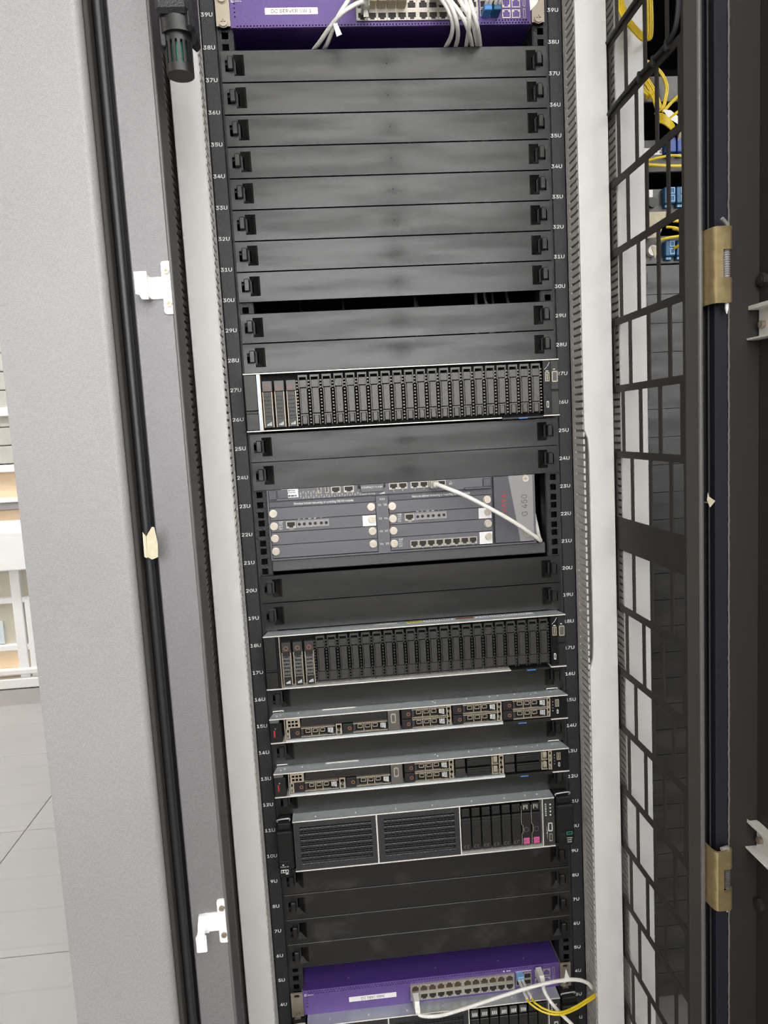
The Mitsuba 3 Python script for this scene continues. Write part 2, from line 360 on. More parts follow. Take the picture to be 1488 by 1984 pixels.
# ------------------------------------------------------------------ slotted cable ducts
PITCH_F = 0.0111
NF = 176
def duct(label, x0, x1, side, fm=M_finger, deep=0.0, cover=True):
    """side +1: the slotted wall that is seen is the one at x1."""
    d = thing('cable_duct', label, 'cable duct', None)
    yb, yf = .0, -.050
    part(d, 'base', B(x0, x1, -.003, 0, .02, 1.98), fm)
    xs = x1 if side > 0 else x0
    xi = xs - side * .0016
    xa, xb = min(xs, xi), max(xs, xi)
    part(d, 'side_wall', B(xa, xb, -.012, -.003, .02, 1.98), fm)
    xo = x0 if side > 0 else x1
    part(d, 'rear_wall', B(min(xo, xo + side * .0016), max(xo, xo + side * .0016), -.048 - deep, -.003, .02, 1.98), fm)
    lip = xs + side * .0012
    f = cat([B(xa, xb, -.044 - deep, -.012, 0, .0074), B(min(lip, xi), max(lip, xi), -.050 - deep, -.044 - deep, 0, .0074)])
    fd = mikit.ply(f, fm)
    for k in range(NF):
        copy(d, 'finger', fd, 0, 0, .024 + k * PITCH_F)
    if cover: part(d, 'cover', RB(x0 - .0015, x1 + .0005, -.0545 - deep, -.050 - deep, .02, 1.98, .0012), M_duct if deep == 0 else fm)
    return d
ductL = duct('white cable duct with slotted side left of the black rack posts', -.3055, -.2665, 1)
ductR = duct('white cable duct with slotted side right of the black rack posts', .2665, .3095, -1, cover=False)
duct('white cable duct seen through the metal grille on the right', .3250, .3655, -1)
duct('slotted cable duct with shade put into its colour, behind the left grey post', -.372, -.316, 1, M_fshade, .055)
# the right duct's cover sits a little to the right between 26U and 17U, its finger heads show there
part(ductR, 'cover', front(Polygon([(.2662, .02), (.2665, .735), (.2715, .752), (.2728, .78), (.2728, 1.075), (.2712, 1.098), (.2660, 1.112), (.2655, 1.98), (.3112, 1.98), (.3112, .02)]), -.0545, -.050), M_duct)

# ------------------------------------------------------------------ steel dividers with brick-pattern openings, left and right of the rack
HB = [1.9470, 1.8500, 1.7560, 1.6585, 1.5615, 1.4638, 1.3668, 1.2675, 1.1694, 1.0714]
HB2 = [.8332, .7299, .6367, .5336, .4369, .3390, .2410, .1430, .0450]
def divider(x, label):
    d = thing('rack_divider', label, 'metal grille')
    ya, yb = -.268, .02
    hb = mikit.ply(B(x - .001, x + .001, ya, yb, -.0050, .0050), M_frame)
    for z in HB + HB2: copy(d, 'bar', hb, 0, 0, z)
    part(d, 'wide_bar', B(x - .001, x + .001, ya, yb, .9251, .9753), M_frame)
    rows = sorted(HB + HB2 + [.9251 + .005, .9753 - .005])
    for k in range(len(rows) - 1):
        za, zb = rows[k] + .005, rows[k + 1] - .005
        if zb - za < .05 or abs(za - .935) < .02: continue
        odd = (k % 2 == 1) if za > .95 else (k % 2 == 1)
        ys = (-.023, -.081, -.140, -.199, -.258) if odd else (-.050, -.109, -.168, -.2275)
        for y in ys:
            part(d, 'upright', B(x - .001, x + .001, y - .0038, y + .0038, za, zb), M_frame)
    return d
divider(.3160, 'dark metal grille of brick-pattern openings between the rack and the next one on the right')

# ------------------------------------------------------------------ front frame, left
post = thing('frame_post', 'grey textured steel frame post left of the white cable duct, carrying two lock keepers', 'frame post')
part(post, 'face', RB(-.330, -.2865, -.270, -.266, FLOOR, TOPZ, .0015), M_strip)
part(post, 'bead', tube([(-.2862, -.2682, FLOOR), (-.2862, -.2682, TOPZ)], .0022, 10, 1), M_edge, 40)
part(post, 'side', B(-.2880, -.2855, -.266, -.217, FLOOR, TOPZ), M_side)
part(post, 'groove', B(-.356, -.331, -.258, -.250, FLOOR, TOPZ), M_rubber)
col = thing('end_column', 'wide light grey textured steel end panel at the left edge of the photo', 'end panel')
cr = [(-.3495 - .010 + .010 * math.sin(a), -.302 + .010 - .010 * math.cos(a)) for a in np.linspace(0, math.pi / 2, 8)]
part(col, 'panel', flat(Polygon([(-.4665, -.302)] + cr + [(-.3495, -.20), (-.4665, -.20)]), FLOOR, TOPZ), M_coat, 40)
part(col, 'flange', RB(-.3495, -.3440, -.292, -.252, FLOOR, TOPZ, .001), M_frame)
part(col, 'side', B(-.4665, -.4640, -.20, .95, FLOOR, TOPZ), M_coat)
part(post, 'gasket', tube([(-.3380, -.276, FLOOR), (-.3380, -.276, TOPZ)], .0054, 14, 1), M_rubber, 40)
def keeper(z, up, label):
    k = thing('lock_keeper', label, 'lock keeper')
    poly = unary_union([rr(-.2965, -.2800, z - .029, z + .029, .003), R(-.312, -.290, z - .012, z + .012)]).intersection(R(-.34, -.2870, z - .05, z + .05))
    part(k, 'plate', front(poly, -.2725, -.2702), M_zinc)
    if up:
        part(k, 'hook', cat([front(Polygon([(-.3225, z - .009), (-.3225, z + .015), (-.309, z + .015), (-.309, z - .015), (-.316, z - .015), (-.3185, z - .010)]), -.290, -.2875), B(-.3115, -.309, -.290, -.2702, z - .012, z + .012)]), M_zinc)
    else:
        part(k, 'hook', cat([front(rr(-.3215, -.3090, z - .026, z - .005, .001), -.290, -.2875), front(Polygon([(-.3220, z - .006), (-.3195, z + .011), (-.308, z + .012), (-.308, z - .012), (-.3210, z - .012)]), -.275, -.2702), B(-.3200, -.3110, -.290, -.2702, z - .006, z - .003)]), M_zinc)
    for dz in (.018, -.018):
        part(k, 'screw', screw(-.2905, -.2725, z + dz, .0034, .0022), M_nickel)
    return k
keeper(1.300, True, 'upper white zinc lock keeper on the left grey post')
keeper(.531, False, 'lower white zinc lock keeper on the left grey post')
solo('paper_tape', cat([front(Polygon([(-.3342, 1.000), (-.3330, 1.0235), (-.3262, 1.0337), (-.3235, 1.0335), (-.3212, 1.0145), (-.3221, .9990), (-.3290, .9965)]), -.2990, -.2984), front(Polygon([(-.3375, 1.000), (-.3345, .9985), (-.3335, 1.0235), (-.3370, 1.0285)]), -.2985, -.2979), B(-.3345, -.330, -.2985, -.272, 1.005, 1.006)]), M_tape, 'torn scrap of yellowed paper tape on the left rubber gasket', 'tape')

# humidity sensor hanging at the top of the left post
sen = thing('air_sensor', 'black cylindrical air sensor with slotted cap hanging at the top left', 'sensor')
sx, sy = -.2525, -.300
part(sen, 'bracket', cat([RB(-.2700, -.2360, -.322, -.268, 1.563, 1.72, .004), RB(-.2420, -.2330, -.318, -.268, 1.548, 1.72, .004)]), M_post)
hole = [Point(math.cos(a) * .0215 + sx, math.sin(a) * .0215 + sy) for a in (0,)]
part(sen, 'collar', cat([cyl((sx + .001, sy, 1.548), (sx + .001, sy, 1.566), .0185, 24), RB(-.270, -.262, -.31, -.27, 1.535, 1.566, .002)]), M_black, 40)
ring = Point(sx, sy).buffer(.0142, quad_segs=8).difference(Point(sx, sy).buffer(.0122, quad_segs=8))
wedge = unary_union([Polygon([(sx, sy)] + [(sx + .03 * math.cos(a + e), sy + .03 * math.sin(a + e)) for e in (-.085, .085)]) for a in np.arange(0, 2 * math.pi, math.pi / 8)])
part(sen, 'cap', cat([cyl((sx, sy, 1.5105), (sx, sy, 1.519), .0142, 24), cyl((sx, sy, 1.541), (sx, sy, 1.550), .0142, 24)] + [flat(g, 1.519, 1.541) for g in ring.difference(wedge).geoms]), M_black, 30)
part(sen, 'element', cyl((sx, sy, 1.519), (sx, sy, 1.541), .0085, 16), M_green, 30)
part(sen, 'knob', cat([cyl((-.263, -.3195, 1.580), (-.263, -.318, 1.580), .004, 12), cyl((-.258, -.324, 1.600), (-.258, -.318, 1.600), .004, 12)]), M_gloss, 30)

# ------------------------------------------------------------------ front frame, right, with hinges and door
fr = thing('door_frame', 'dark grey steel door frame right of the metal grille, with a bright rounded edge', 'door frame')
part(fr, 'face', RB(.3145, .3320, -.270, -.262, FLOOR, TOPZ, .001), M_frame)
part(fr, 'bead', tube([(.3330, -.2690, FLOOR), (.3330, -.2690, TOPZ)], .0034, 10, 1), M_edge, 40)
part(fr, 'recess', B(.3360, .3510, -.250, -.245, FLOOR, TOPZ), M_rubber)
part(fr, 'recess_wall', B(.3340, .3362, -.266, -.245, FLOOR, TOPZ), M_frame)
door = thing('rack_door', 'open dark steel rack door at the right edge, on two brass hinges', 'door')
part(door, 'edge', RB(.3500, .3662, -.272, -.250, FLOOR, TOPZ, .0008), M_navy)
g = [(.3665 + .00022 * rng.standard_normal(), -.2735, z) for z in np.arange(FLOOR, TOPZ, .004)]
part(door, 'foam_gasket', tube(g, .0009 + .0003 * rng.random(len(g)), 6, 1), M_foam, 40)
part(door, 'leaf', RB(.3662, .4060, -.273, -.245, FLOOR, TOPZ, .001), M_door)
part(door, 'skin', RB(.4055, .4300, -.86, -.250, FLOOR + .05, TOPZ - .03, .001), M_door)
part(door, 'cord', tube([(.3475, -.262, FLOOR), (.3475, -.262, TOPZ)], .0012, 6, 1), M_frame, 40)
for zb in (1.280, .483):
    part(door, 'bolt_head', cat([trimesh.creation.cylinder(radius=.0080, height=.007, sections=6).apply_transform(trimesh.transformations.rotation_matrix(math.pi / 2, [0, 1, 0])).apply_translation([.4030, -.2830, zb]), cyl((.3985, -.283, zb), (.4000, -.283, zb), .005, 12)]), M_door)
def hinge(z0, z1, kind, label):
    h = thing('brass_hinge', label, 'hinge')
    sec = []
    prof = [(.3345, -.2500), (.3362, -.2500), (.3378, -.2790), (.3395, -.2870), (.3425, -.2905), (.3580, -.2910), (.3620, -.2885), (.3645, -.2840), (.3645, -.2760), (.3610, -.2760), (.3610, -.2825), (.3585, -.2862), (.3560, -.2872), (.3440, -.2870), (.3415, -.2845), (.3400, -.2780), (.3380, -.2480), (.3345, -.2480)]
    zs0, zs1 = z0 + (z1 - z0) * .33, z0 + (z1 - z0) * .70
    full = Polygon(prof)
    cut = full.difference(sbox(.3500, -.30, .38, -.24))
    part(h, 'leaf', cat([flat(full, z0, zs0), flat(cut, zs0, zs1), flat(full, zs1, z1)]), M_brass, 35)
    part(h, 'spring', tube([(.3575 + .0040 * math.cos(a), -.2830 + .0040 * math.sin(a), zs0 + (zs1 - zs0) * a / 75.4) for a in np.arange(0, 75.4, .5)], .0009, 5, 1), M_silver if kind else M_grey, 40)
    part(h, 'sleeve', cyl((.3575, -.2830, zs0), (.3575, -.2830, zs1), .0038, 12), M_silver if kind else M_grey, 40)
    if kind:
        part(h, 'pin_handle', tube([(.3585, -.284, z1 - .002), (.3575, -.285, z1 + .003), (.3500, -.288, z1 + .009)], .0022, 10, 4), M_silver, 40)
        part(h, 'pin_tip', cat([cyl((.3580, -.284, z0 - .007), (.3580, -.284, z0), .0022, 10), tube([(.3580, -.284, z0 - .012), (.3580, -.284, z0 - .007)], [.0006, .0018], 8, 1)]), M_zinc, 40)
    else:
        part(h, 'pin_handle', tube([(.3590, -.284, z1 - .003), (.3580, -.285, z1 + .0015), (.3550, -.286, z1 + .003), (.3480, -.288, z1 + .003)], .0026, 10, 4), M_silver, 40)
        part(h, 'pin_tip', tube([(.3580, -.284, z0 - .007), (.3580, -.284, z0)], [.0006, .0018], 8, 1), M_zinc, 40)
hinge(1.254, 1.341, True, 'upper brass hinge with a spring pin on the right door frame')
hinge(.485, .566, False, 'lower brass hinge with a spring pin on the right door frame')
def clip(z, label):
    c = thing('door_clip', label, 'cable clip')
    part(c, 'bracket', cat([RB(.4025, .4060, -.36, -.2760, z - .0180, z + .0180, .0008), RB(.3900, .4040, -.36, -.2745, z + .0165, z + .0190, .0006), RB(.3885, .4040, -.36, -.2735, z - .0190, z - .0165, .0006), RB(.3900, .3915, -.36, -.2745, z + .0165, z + .0215, .0005)]), M_clip)
    part(c, 'screw', cat([cyl((.3970, -.2870, z - .002), (.4026, -.2870, z - .002), .0044, 16), B(.3966, .3975, -.2874, -.2866, z - .005, z + .001)]), M_nickel, 30)
clip(1.2295, 'upper white plastic clip with a screw on the right door edge')
clip(.577, 'lower white plastic clip with a screw on the right door edge')
solo('paper_scrap', cat([front(Polygon([(.3375, 1.0200), (.3385, 1.0299), (.3405, 1.0240), (.3480, 1.0185), (.3414, 1.0107)]), -.2755, -.2750), B(.3400, .3455, -.2755, -.262, 1.0160, 1.0166)]), M_tape, 'small torn scrap of paper in the dark gap of the right door', 'tape')
cab = thing('black_cable', 'black cable tied along a slanting bar of the right grille near the top', 'cable')
part(cab, 'sheath', tube([(.3125, -.040, 1.5615), (.3125, -.09, 1.566), (.3120, -.15, 1.567), (.3120, -.20, 1.567), (.3120, -.245, 1.569), (.3125, -.260, 1.585), (.3130, -.263, 1.63), (.3130, -.262, 1.70)], .0030, 8), M_fabric, 40)
for y, z in ((-.16, 1.565), (-.20, 1.565), (-.235, 1.566)):
    part(cab, 'tie', RB(.3085, .3185, y - .0022, y + .0022, z - .0065, z + .0065, .001), M_black)
cab = thing('black_cable', 'black cable tied along the topmost slanting bar of the right grille', 'cable')
part(cab, 'sheath', tube([(.3125, -.040, 1.6590), (.3125, -.12, 1.663), (.3125, -.20, 1.664), (.3125, -.26, 1.666)], .0028, 8), M_fabric, 40)

# ------------------------------------------------------------------ blanking panels
def panel_meshes(xl=-.2405, xr=.2390):
    h = .0435
    pockets = [R(-.2228, -.2076, .0085, .0372), R(-.2350, -.2300, .0140, .0300), R(.2076, .2228, .0085, .0372), R(.2300, .2335, .0140, .0300)]
    poly = R(xl, xr, .0003, h - .0009).difference(unary_union(pockets + [Point(-.001, .0220).buffer(.0011, quad_segs=4)]))
    ms = [front(poly, -.0055, -.0030), front(Point(-.001, .0220).buffer(.0012, quad_segs=4), -.0042, -.0030)]
    ms.append(hull([(x_, y_, z_) for x_ in (xl, xr) for y_, z_ in ((-.0055, h - .0009), (-.0048, h - .0001), (-.0038, h + .0001), (-.0030, h + .0001), (-.0030, h - .0009))]))
    for s in (-1, 1):
        o, i_, m = s * .2104, s * .2228, s * .2185
        ms.append(hull([(o, -.0055, .0100), (o, -.0055, .0358), (m, .0028, .0150), (m, .0028, .0315), (o, -.0040, .0095), (o, -.0040, .0362), (m - s * .001, .0040, .0150), (m - s * .001, .0040, .0315)]))
        e = o - s * .0028
        ms.append(hull([(e, -.0056, .0085), (e, -.0056, .0372), (o, -.0042, .0100), (o, -.0042, .0358), (e, -.0050, .0085), (e, -.0050, .0372), (o, -.0036, .0100), (o, -.0036, .0358)]))
        ms.append(hull([(o - s * .0028, -.0056, .0372), (i_, -.0056, .0372), (m, .0028, .0315), (i_, .0028, .0315), (o, -.0040, .0364), (i_, -.0040, .0364), (m, .0040, .0322), (i_, .0040, .0322)]))
        ms.append(hull([(o - s * .0028, -.0056, .0085), (i_, -.0056, .0085), (m, .0028, .0150), (i_, .0028, .0150), (o, -.0040, .0094), (i_, -.0040, .0094), (m, .0040, .0143), (i_, .0040, .0143)]))
    return cat(ms)
latch = RB(-.2310, -.2228, -.0125, .0060, .0150, .0330, .0012)
def local(m, mt): return mikit.ply(m, mt, uv=np.asarray(m.vertices)[:, [0, 2]])
pd = {False: local(panel_meshes(), M_panel), True: local(panel_meshes(), M_panel_low)}
latchL = {False: local(latch, M_panel), True: local(latch, M_panel_low)}
def blank(zU, label, low=False, dx=0):
    b = thing('blanking_panel', label, 'blanking panel', 'black blanking panels')
    z = zU * U
    copy(b, 'plate', pd[low], dx, 0, z)
    copy(b, 'latch', latchL[low], dx, 0, z)
    copy(b, 'latch', latchL[low], dx + .4532, 0, z)
ORD = ['topmost', 'second', 'third', 'fourth', 'fifth', 'sixth', 'seventh', 'bottom']
for k in range(8):
    w = {0: 'topmost black blanking panel, just below the upper purple switch', 7: 'bottom black blanking panel of the upper stack, above the open gap'}.get(k, f'{ORD[k]} black blanking panel from the top of the upper stack of eight')
    blank(36.875 - k * .9985, w)
blank(28.53, 'black blanking panel just below the open gap at 29U')
blank(27.53, 'black blanking panel resting just above the upper drive server')
blank(24.50, 'black blanking panel just below the upper drive server')
blank(23.52, 'black blanking panel covering the top of the grey media gateway')
blank(19.53, 'black blanking panel just below the textured shelf of the media gateway')
blank(18.53, 'black blanking panel just above the lower drive server')
blank(15.50, 'black blanking panel between the lower drive server and the upper thin server')
blank(13.50, 'black blanking panel between the two thin servers')
blank(11.62, 'black blanking panel between the lower thin server and the server with two mesh grilles')
blank(8.48, 'smudged black blanking panel directly under the server with two mesh grilles', True)
blank(7.475, 'second smudged black blanking panel under the server with two mesh grilles', True)
blank(6.475, 'third smudged black blanking panel under the server with two mesh grilles', True)
blank(5.485, 'lowest smudged black blanking panel, just above the lower purple switch', True)
for k, (x, r, m) in enumerate(((.141, .0028, M_cable), (.164, .0024, M_cable), (.170, .0022, M_silver), (.202, .0024, M_silver), (.037, .0022, M_silver), (.046, .0022, M_grey), (-.085, .0022, M_grey), (-.15, .0030, M_grey2))):
    solo('hanging_cable', tube([(x, .12, 1.20), (x + .003, .11, 1.30), (x + .004 * (-1) ** k, .12, 1.36), (x + .012, .15, 1.50), (x + .012, .16, 1.70)], r, 8), m, ('pale' if m in (M_cable, M_silver) else 'dark') + f' cable inside the rack in the gap below 30U, {["right of centre", "right, thick", "right, thin", "far right", "centre", "centre, darker", "left", "far left"][k]}', 'cable', 'pale cables in the gap' if m in (M_cable, M_silver) else 'dark cables in the gap', smooth=40)

# ------------------------------------------------------------------ 2U servers with 24 drive bays
YF = -.030
def usb_port(t, x0, x1, z0, z1, y=YF):
    part(t, 'usb_port', cat([front(R(x0, x1, z0, z1).difference(R(x0 + .0012, x1 - .0012, z0 + .0012, z1 - .0012)), y - .0012, y + .002), B((x0 + x1) / 2 - .0006, (x0 + x1) / 2 + .0010, y, y + .001, z0 + .002, z1 - .002)]), M_trim)
def top_plate(t, z, x0=-.2410, x1=.2370, inset=.006):
    part(t, 'top_plate', flat(Polygon([(x0, YF), (x1, YF), (x1 - inset, -.001), (x0 + inset, -.001)]), z - .0012, z - .0001), M_steel)
    part(t, 'top_lip', RB(x0, x1, YF - .0012, YF, z - .0018, z, .0003), M_lip)
def big_server(z0, label, dark):
    t = thing('drive_server', label, 'server')
    z1 = z0 + .0860
    part(t, 'chassis', cat([B(-.2165, .2115, -.012, .55, z0 + .0015, z1 - .0015)]), M_void)
    top_plate(t, z1)
    part(t, 'bottom_lip', cat([RB(-.2410, .1460, YF - .0012, -.004, z0 - .0002, z0 + .0016, .0003), RB(.2110, .2365, YF - .0012, -.004, z0 - .0002, z0 + .0016, .0003)]), M_lip)
    part(t, 'info_tag', RB(.1465, .2105, YF - .0005, -.006, z0 - .0022, z0 + .0012, .0004), M_black)
    part(t, 'tag_tab', B(.172, .186, YF - .0012, YF - .0002, z0 - .0020, z0 - .0004), M_blue)
    # ears
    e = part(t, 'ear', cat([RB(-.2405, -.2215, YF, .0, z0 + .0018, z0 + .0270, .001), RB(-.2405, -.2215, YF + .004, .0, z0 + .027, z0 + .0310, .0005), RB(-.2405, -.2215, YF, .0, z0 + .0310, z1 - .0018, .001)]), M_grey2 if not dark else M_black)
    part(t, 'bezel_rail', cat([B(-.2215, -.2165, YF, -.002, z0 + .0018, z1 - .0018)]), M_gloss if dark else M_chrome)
    part(t, 'trim_strip', cat([B(-.2172, -.2160, YF - .0014, -.004, z0 + .002, z1 - .002)]), M_trim)
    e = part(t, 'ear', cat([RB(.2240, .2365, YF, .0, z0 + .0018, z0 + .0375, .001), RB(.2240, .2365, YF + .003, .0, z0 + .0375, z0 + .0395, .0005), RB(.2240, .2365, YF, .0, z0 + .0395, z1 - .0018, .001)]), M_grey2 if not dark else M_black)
    part(t, 'control_strip', B(.2125, .2240, YF + .0010, .0, z0 + .0018, z1 - .0018), M_gloss)
    zc = z0 - 1.1353
    usb_port(t, .2150, .2216, 1.1876 + zc, 1.2018 + zc, YF)
    part(t, 'vga_port', cat([front(rr(.2254, .2346, 1.1862 + zc, 1.2030 + zc, .002).difference(rr(.2268, .2332, 1.1880 + zc, 1.2012 + zc, .0012)), YF - .0014, YF + .001)]), M_trim)
    part(t, 'vga_socket', front(rr(.2268, .2332, 1.1880 + zc, 1.2012 + zc, .0012), YF - .0008, YF + .0005), M_grey)
    part(t, 'micro_port', front(rr(.2165, .2200, 1.148 + zc, 1.158 + zc, .001).difference(rr(.2173, .2192, 1.1492 + zc, 1.1568 + zc, .0006)), YF - .0008, YF + .0012), M_print)
    part(t, 'icons', cat([front(R(.2168, .2208, 1.2030 + zc, 1.2042 + zc), YF + .0004, YF + .0011), front(R(.2280, .2310, 1.2050 + zc, 1.2066 + zc), YF - .0004, YF + .0004), tube([(.2145, YF, 1.206 + zc), (.2190, YF, 1.2105 + zc), (.2225, YF, 1.2165 + zc)], .0004, 5, 3)]), M_print)
    bx = lambda k: -.2145 + .01773 * k
    mb, ms = (M_grey2, M_black) if dark else (M_grey, M_grey2)  # upper server paler: light reflected by its blanks is put into the colour
    # drive carriers
    w = .0150
    btn = mikit.ply(RB(.0004, w, YF + .0002, -.01, .0585, .0740, .0006), mb)
    ringd = mikit.ply(front(Point(w / 2, .0645).buffer(.0036, quad_segs=5).difference(Point(w / 2, .0645).buffer(.0024, quad_segs=5)), YF - .0005, YF + .0004), M_orange)
    body = mikit.ply(B(.0020, w - .0020, YF + .004, -.01, .0055, .0580), ms)
    tape_ = mikit.ply(cat([RB(.0003, .0017, YF - .0008, -.008, .0052, .0582, .0003), RB(w - .0017, w - .0003, YF - .0008, -.008, .0052, .0582, .0003)]), M_trim)
    vents = unary_union([Point(.0042 + .0030 * i, .0215 + .0058 * j).buffer(.0013 if (i + j) % 2 else .0016, quad_segs=2) for i in range(3) for j in range(6)])
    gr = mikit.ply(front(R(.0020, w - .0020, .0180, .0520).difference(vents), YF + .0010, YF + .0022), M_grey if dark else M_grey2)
    lab = mikit.ply(B(.0020, w - .0020, YF + .0004, -.01, .0055, .0172), ms)
    bars = mikit.ply(cat([B(.0045 + i * .0018, .0057 + i * .0018, YF - .0002, YF + .0004, .0080, .0105 + .0009 * i) for i in range(4)]), M_print)
    for k in range(3):
        c = num(t + '__drive_carrier')
        X = bx(k)
        scene[c] = {**body, 'to_world': T().translate([X, 0, z0])}
        for n_, d_ in (('button', btn), ('button_ring', ringd), ('side_strip', tape_), ('vent_grille', gr), ('label_field', lab), ('label_print', bars)):
            copy(c, n_, d_, X, 0, z0)
    # blanks
    w = .0140
    clipm = mikit.ply(cat([B(.0002, w, YF + .0005, -.012, .0772, .0805), B(.0002, .0018, YF + .0005, -.012, .0735, .0772), B(w - .0018, w, YF + .0005, -.012, .0735, .0772)]), mb)
    capm = mikit.ply(cat([RB(.0016, w - .0016, YF + .0015, -.012, .0620, .0732, .0005), B(0, .0014, YF + .002, -.012, .0600, .0735), B(w - .0014, w, YF + .002, -.012, .0600, .0735)]), mb)
    bodm = mikit.ply(cat([RB(.0030, w - .0014, YF + .0008, -.012, .0235, .0610, .0006), RB(.0010, .0028, YF + .0016, -.012, .0235, .0610, .0004)]), mb)
    if dark:
        latm = mikit.ply(cat([RB(.0012, w - .0012, YF + .0014, -.012, .0085, .0228, .0006), B(-.0002, .0010, YF + .001, -.012, .0060, .0240), B(w - .0010, w + .0002, YF + .001, -.012, .0060, .0240)]), mb)
    else:
        latm = mikit.ply(cat([RB(.0032, w - .0034, YF + .0006, -.012, .0075, .0205, .0010), B(.0010, .0024, YF + .0015, -.012, .0060, .0225), B(w - .0026, w - .0014, YF + .0015, -.012, .0060, .0225), B(.0024, w - .0014, YF + .0015, -.012, .0205, .0225)]), M_grey)
    # perforated strip between the bays
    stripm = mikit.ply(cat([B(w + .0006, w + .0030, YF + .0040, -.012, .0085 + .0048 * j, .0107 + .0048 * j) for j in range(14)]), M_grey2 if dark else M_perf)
    for k in range(3, 24):
        c = num(t + '__drive_blank')
        X = bx(k) + .0006
        scene[c] = {**bodm, 'to_world': T().translate([X, 0, z0])}
        copy(c, 'clip', clipm, X, 0, z0)
        copy(c, 'cap', capm, X, 0, z0)
        copy(c, 'latch', latm, X, 0, z0)
    for k in range(2, 24): copy(t, 'vent_strip', stripm, bx(k) + .0006, 0, z0)
    return t
sA = big_server(1.1353, 'upper wide server with 24 upright drive bays, three filled, reflected light in its paler grey', False)
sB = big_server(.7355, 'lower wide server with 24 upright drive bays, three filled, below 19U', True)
zt = .7355 + .0860
part(sB, 'warning_sticker', cat([B(-.016, .010, -.0145, -.0065, zt - .0001, zt + .0001)]), M_lyellow)
part(sB, 'white_sticker', cat([B(.012, .060, -.0145, -.0065, zt - .0001, zt + .0001), B(.095, .190, -.0135, -.0065, zt - .0001, zt + .0001)]), M_white)
part(sB, 'brown_sticker', B(.064, .092, -.0145, -.0065, zt - .0001, zt + .0001), M_orange)
part(sB, 'white_sticker', B(-.068, -.030, -.0125, -.0065, zt - .0001, zt + .0001), M_olive)
part(sB, 'sticker_print', cat([B(.014 + i * .004, .0165 + i * .004, -.0125, -.0085, zt, zt + .0002) for i in range(11)] + [B(-.013 + i * .005, -.010 + i * .005, -.012, -.009, zt, zt + .0002) for i in range(4)] + [B(.10 + i * .004, .1025 + i * .004, -.012, -.009, zt, zt + .0002) for i in range(20)]), M_ink)

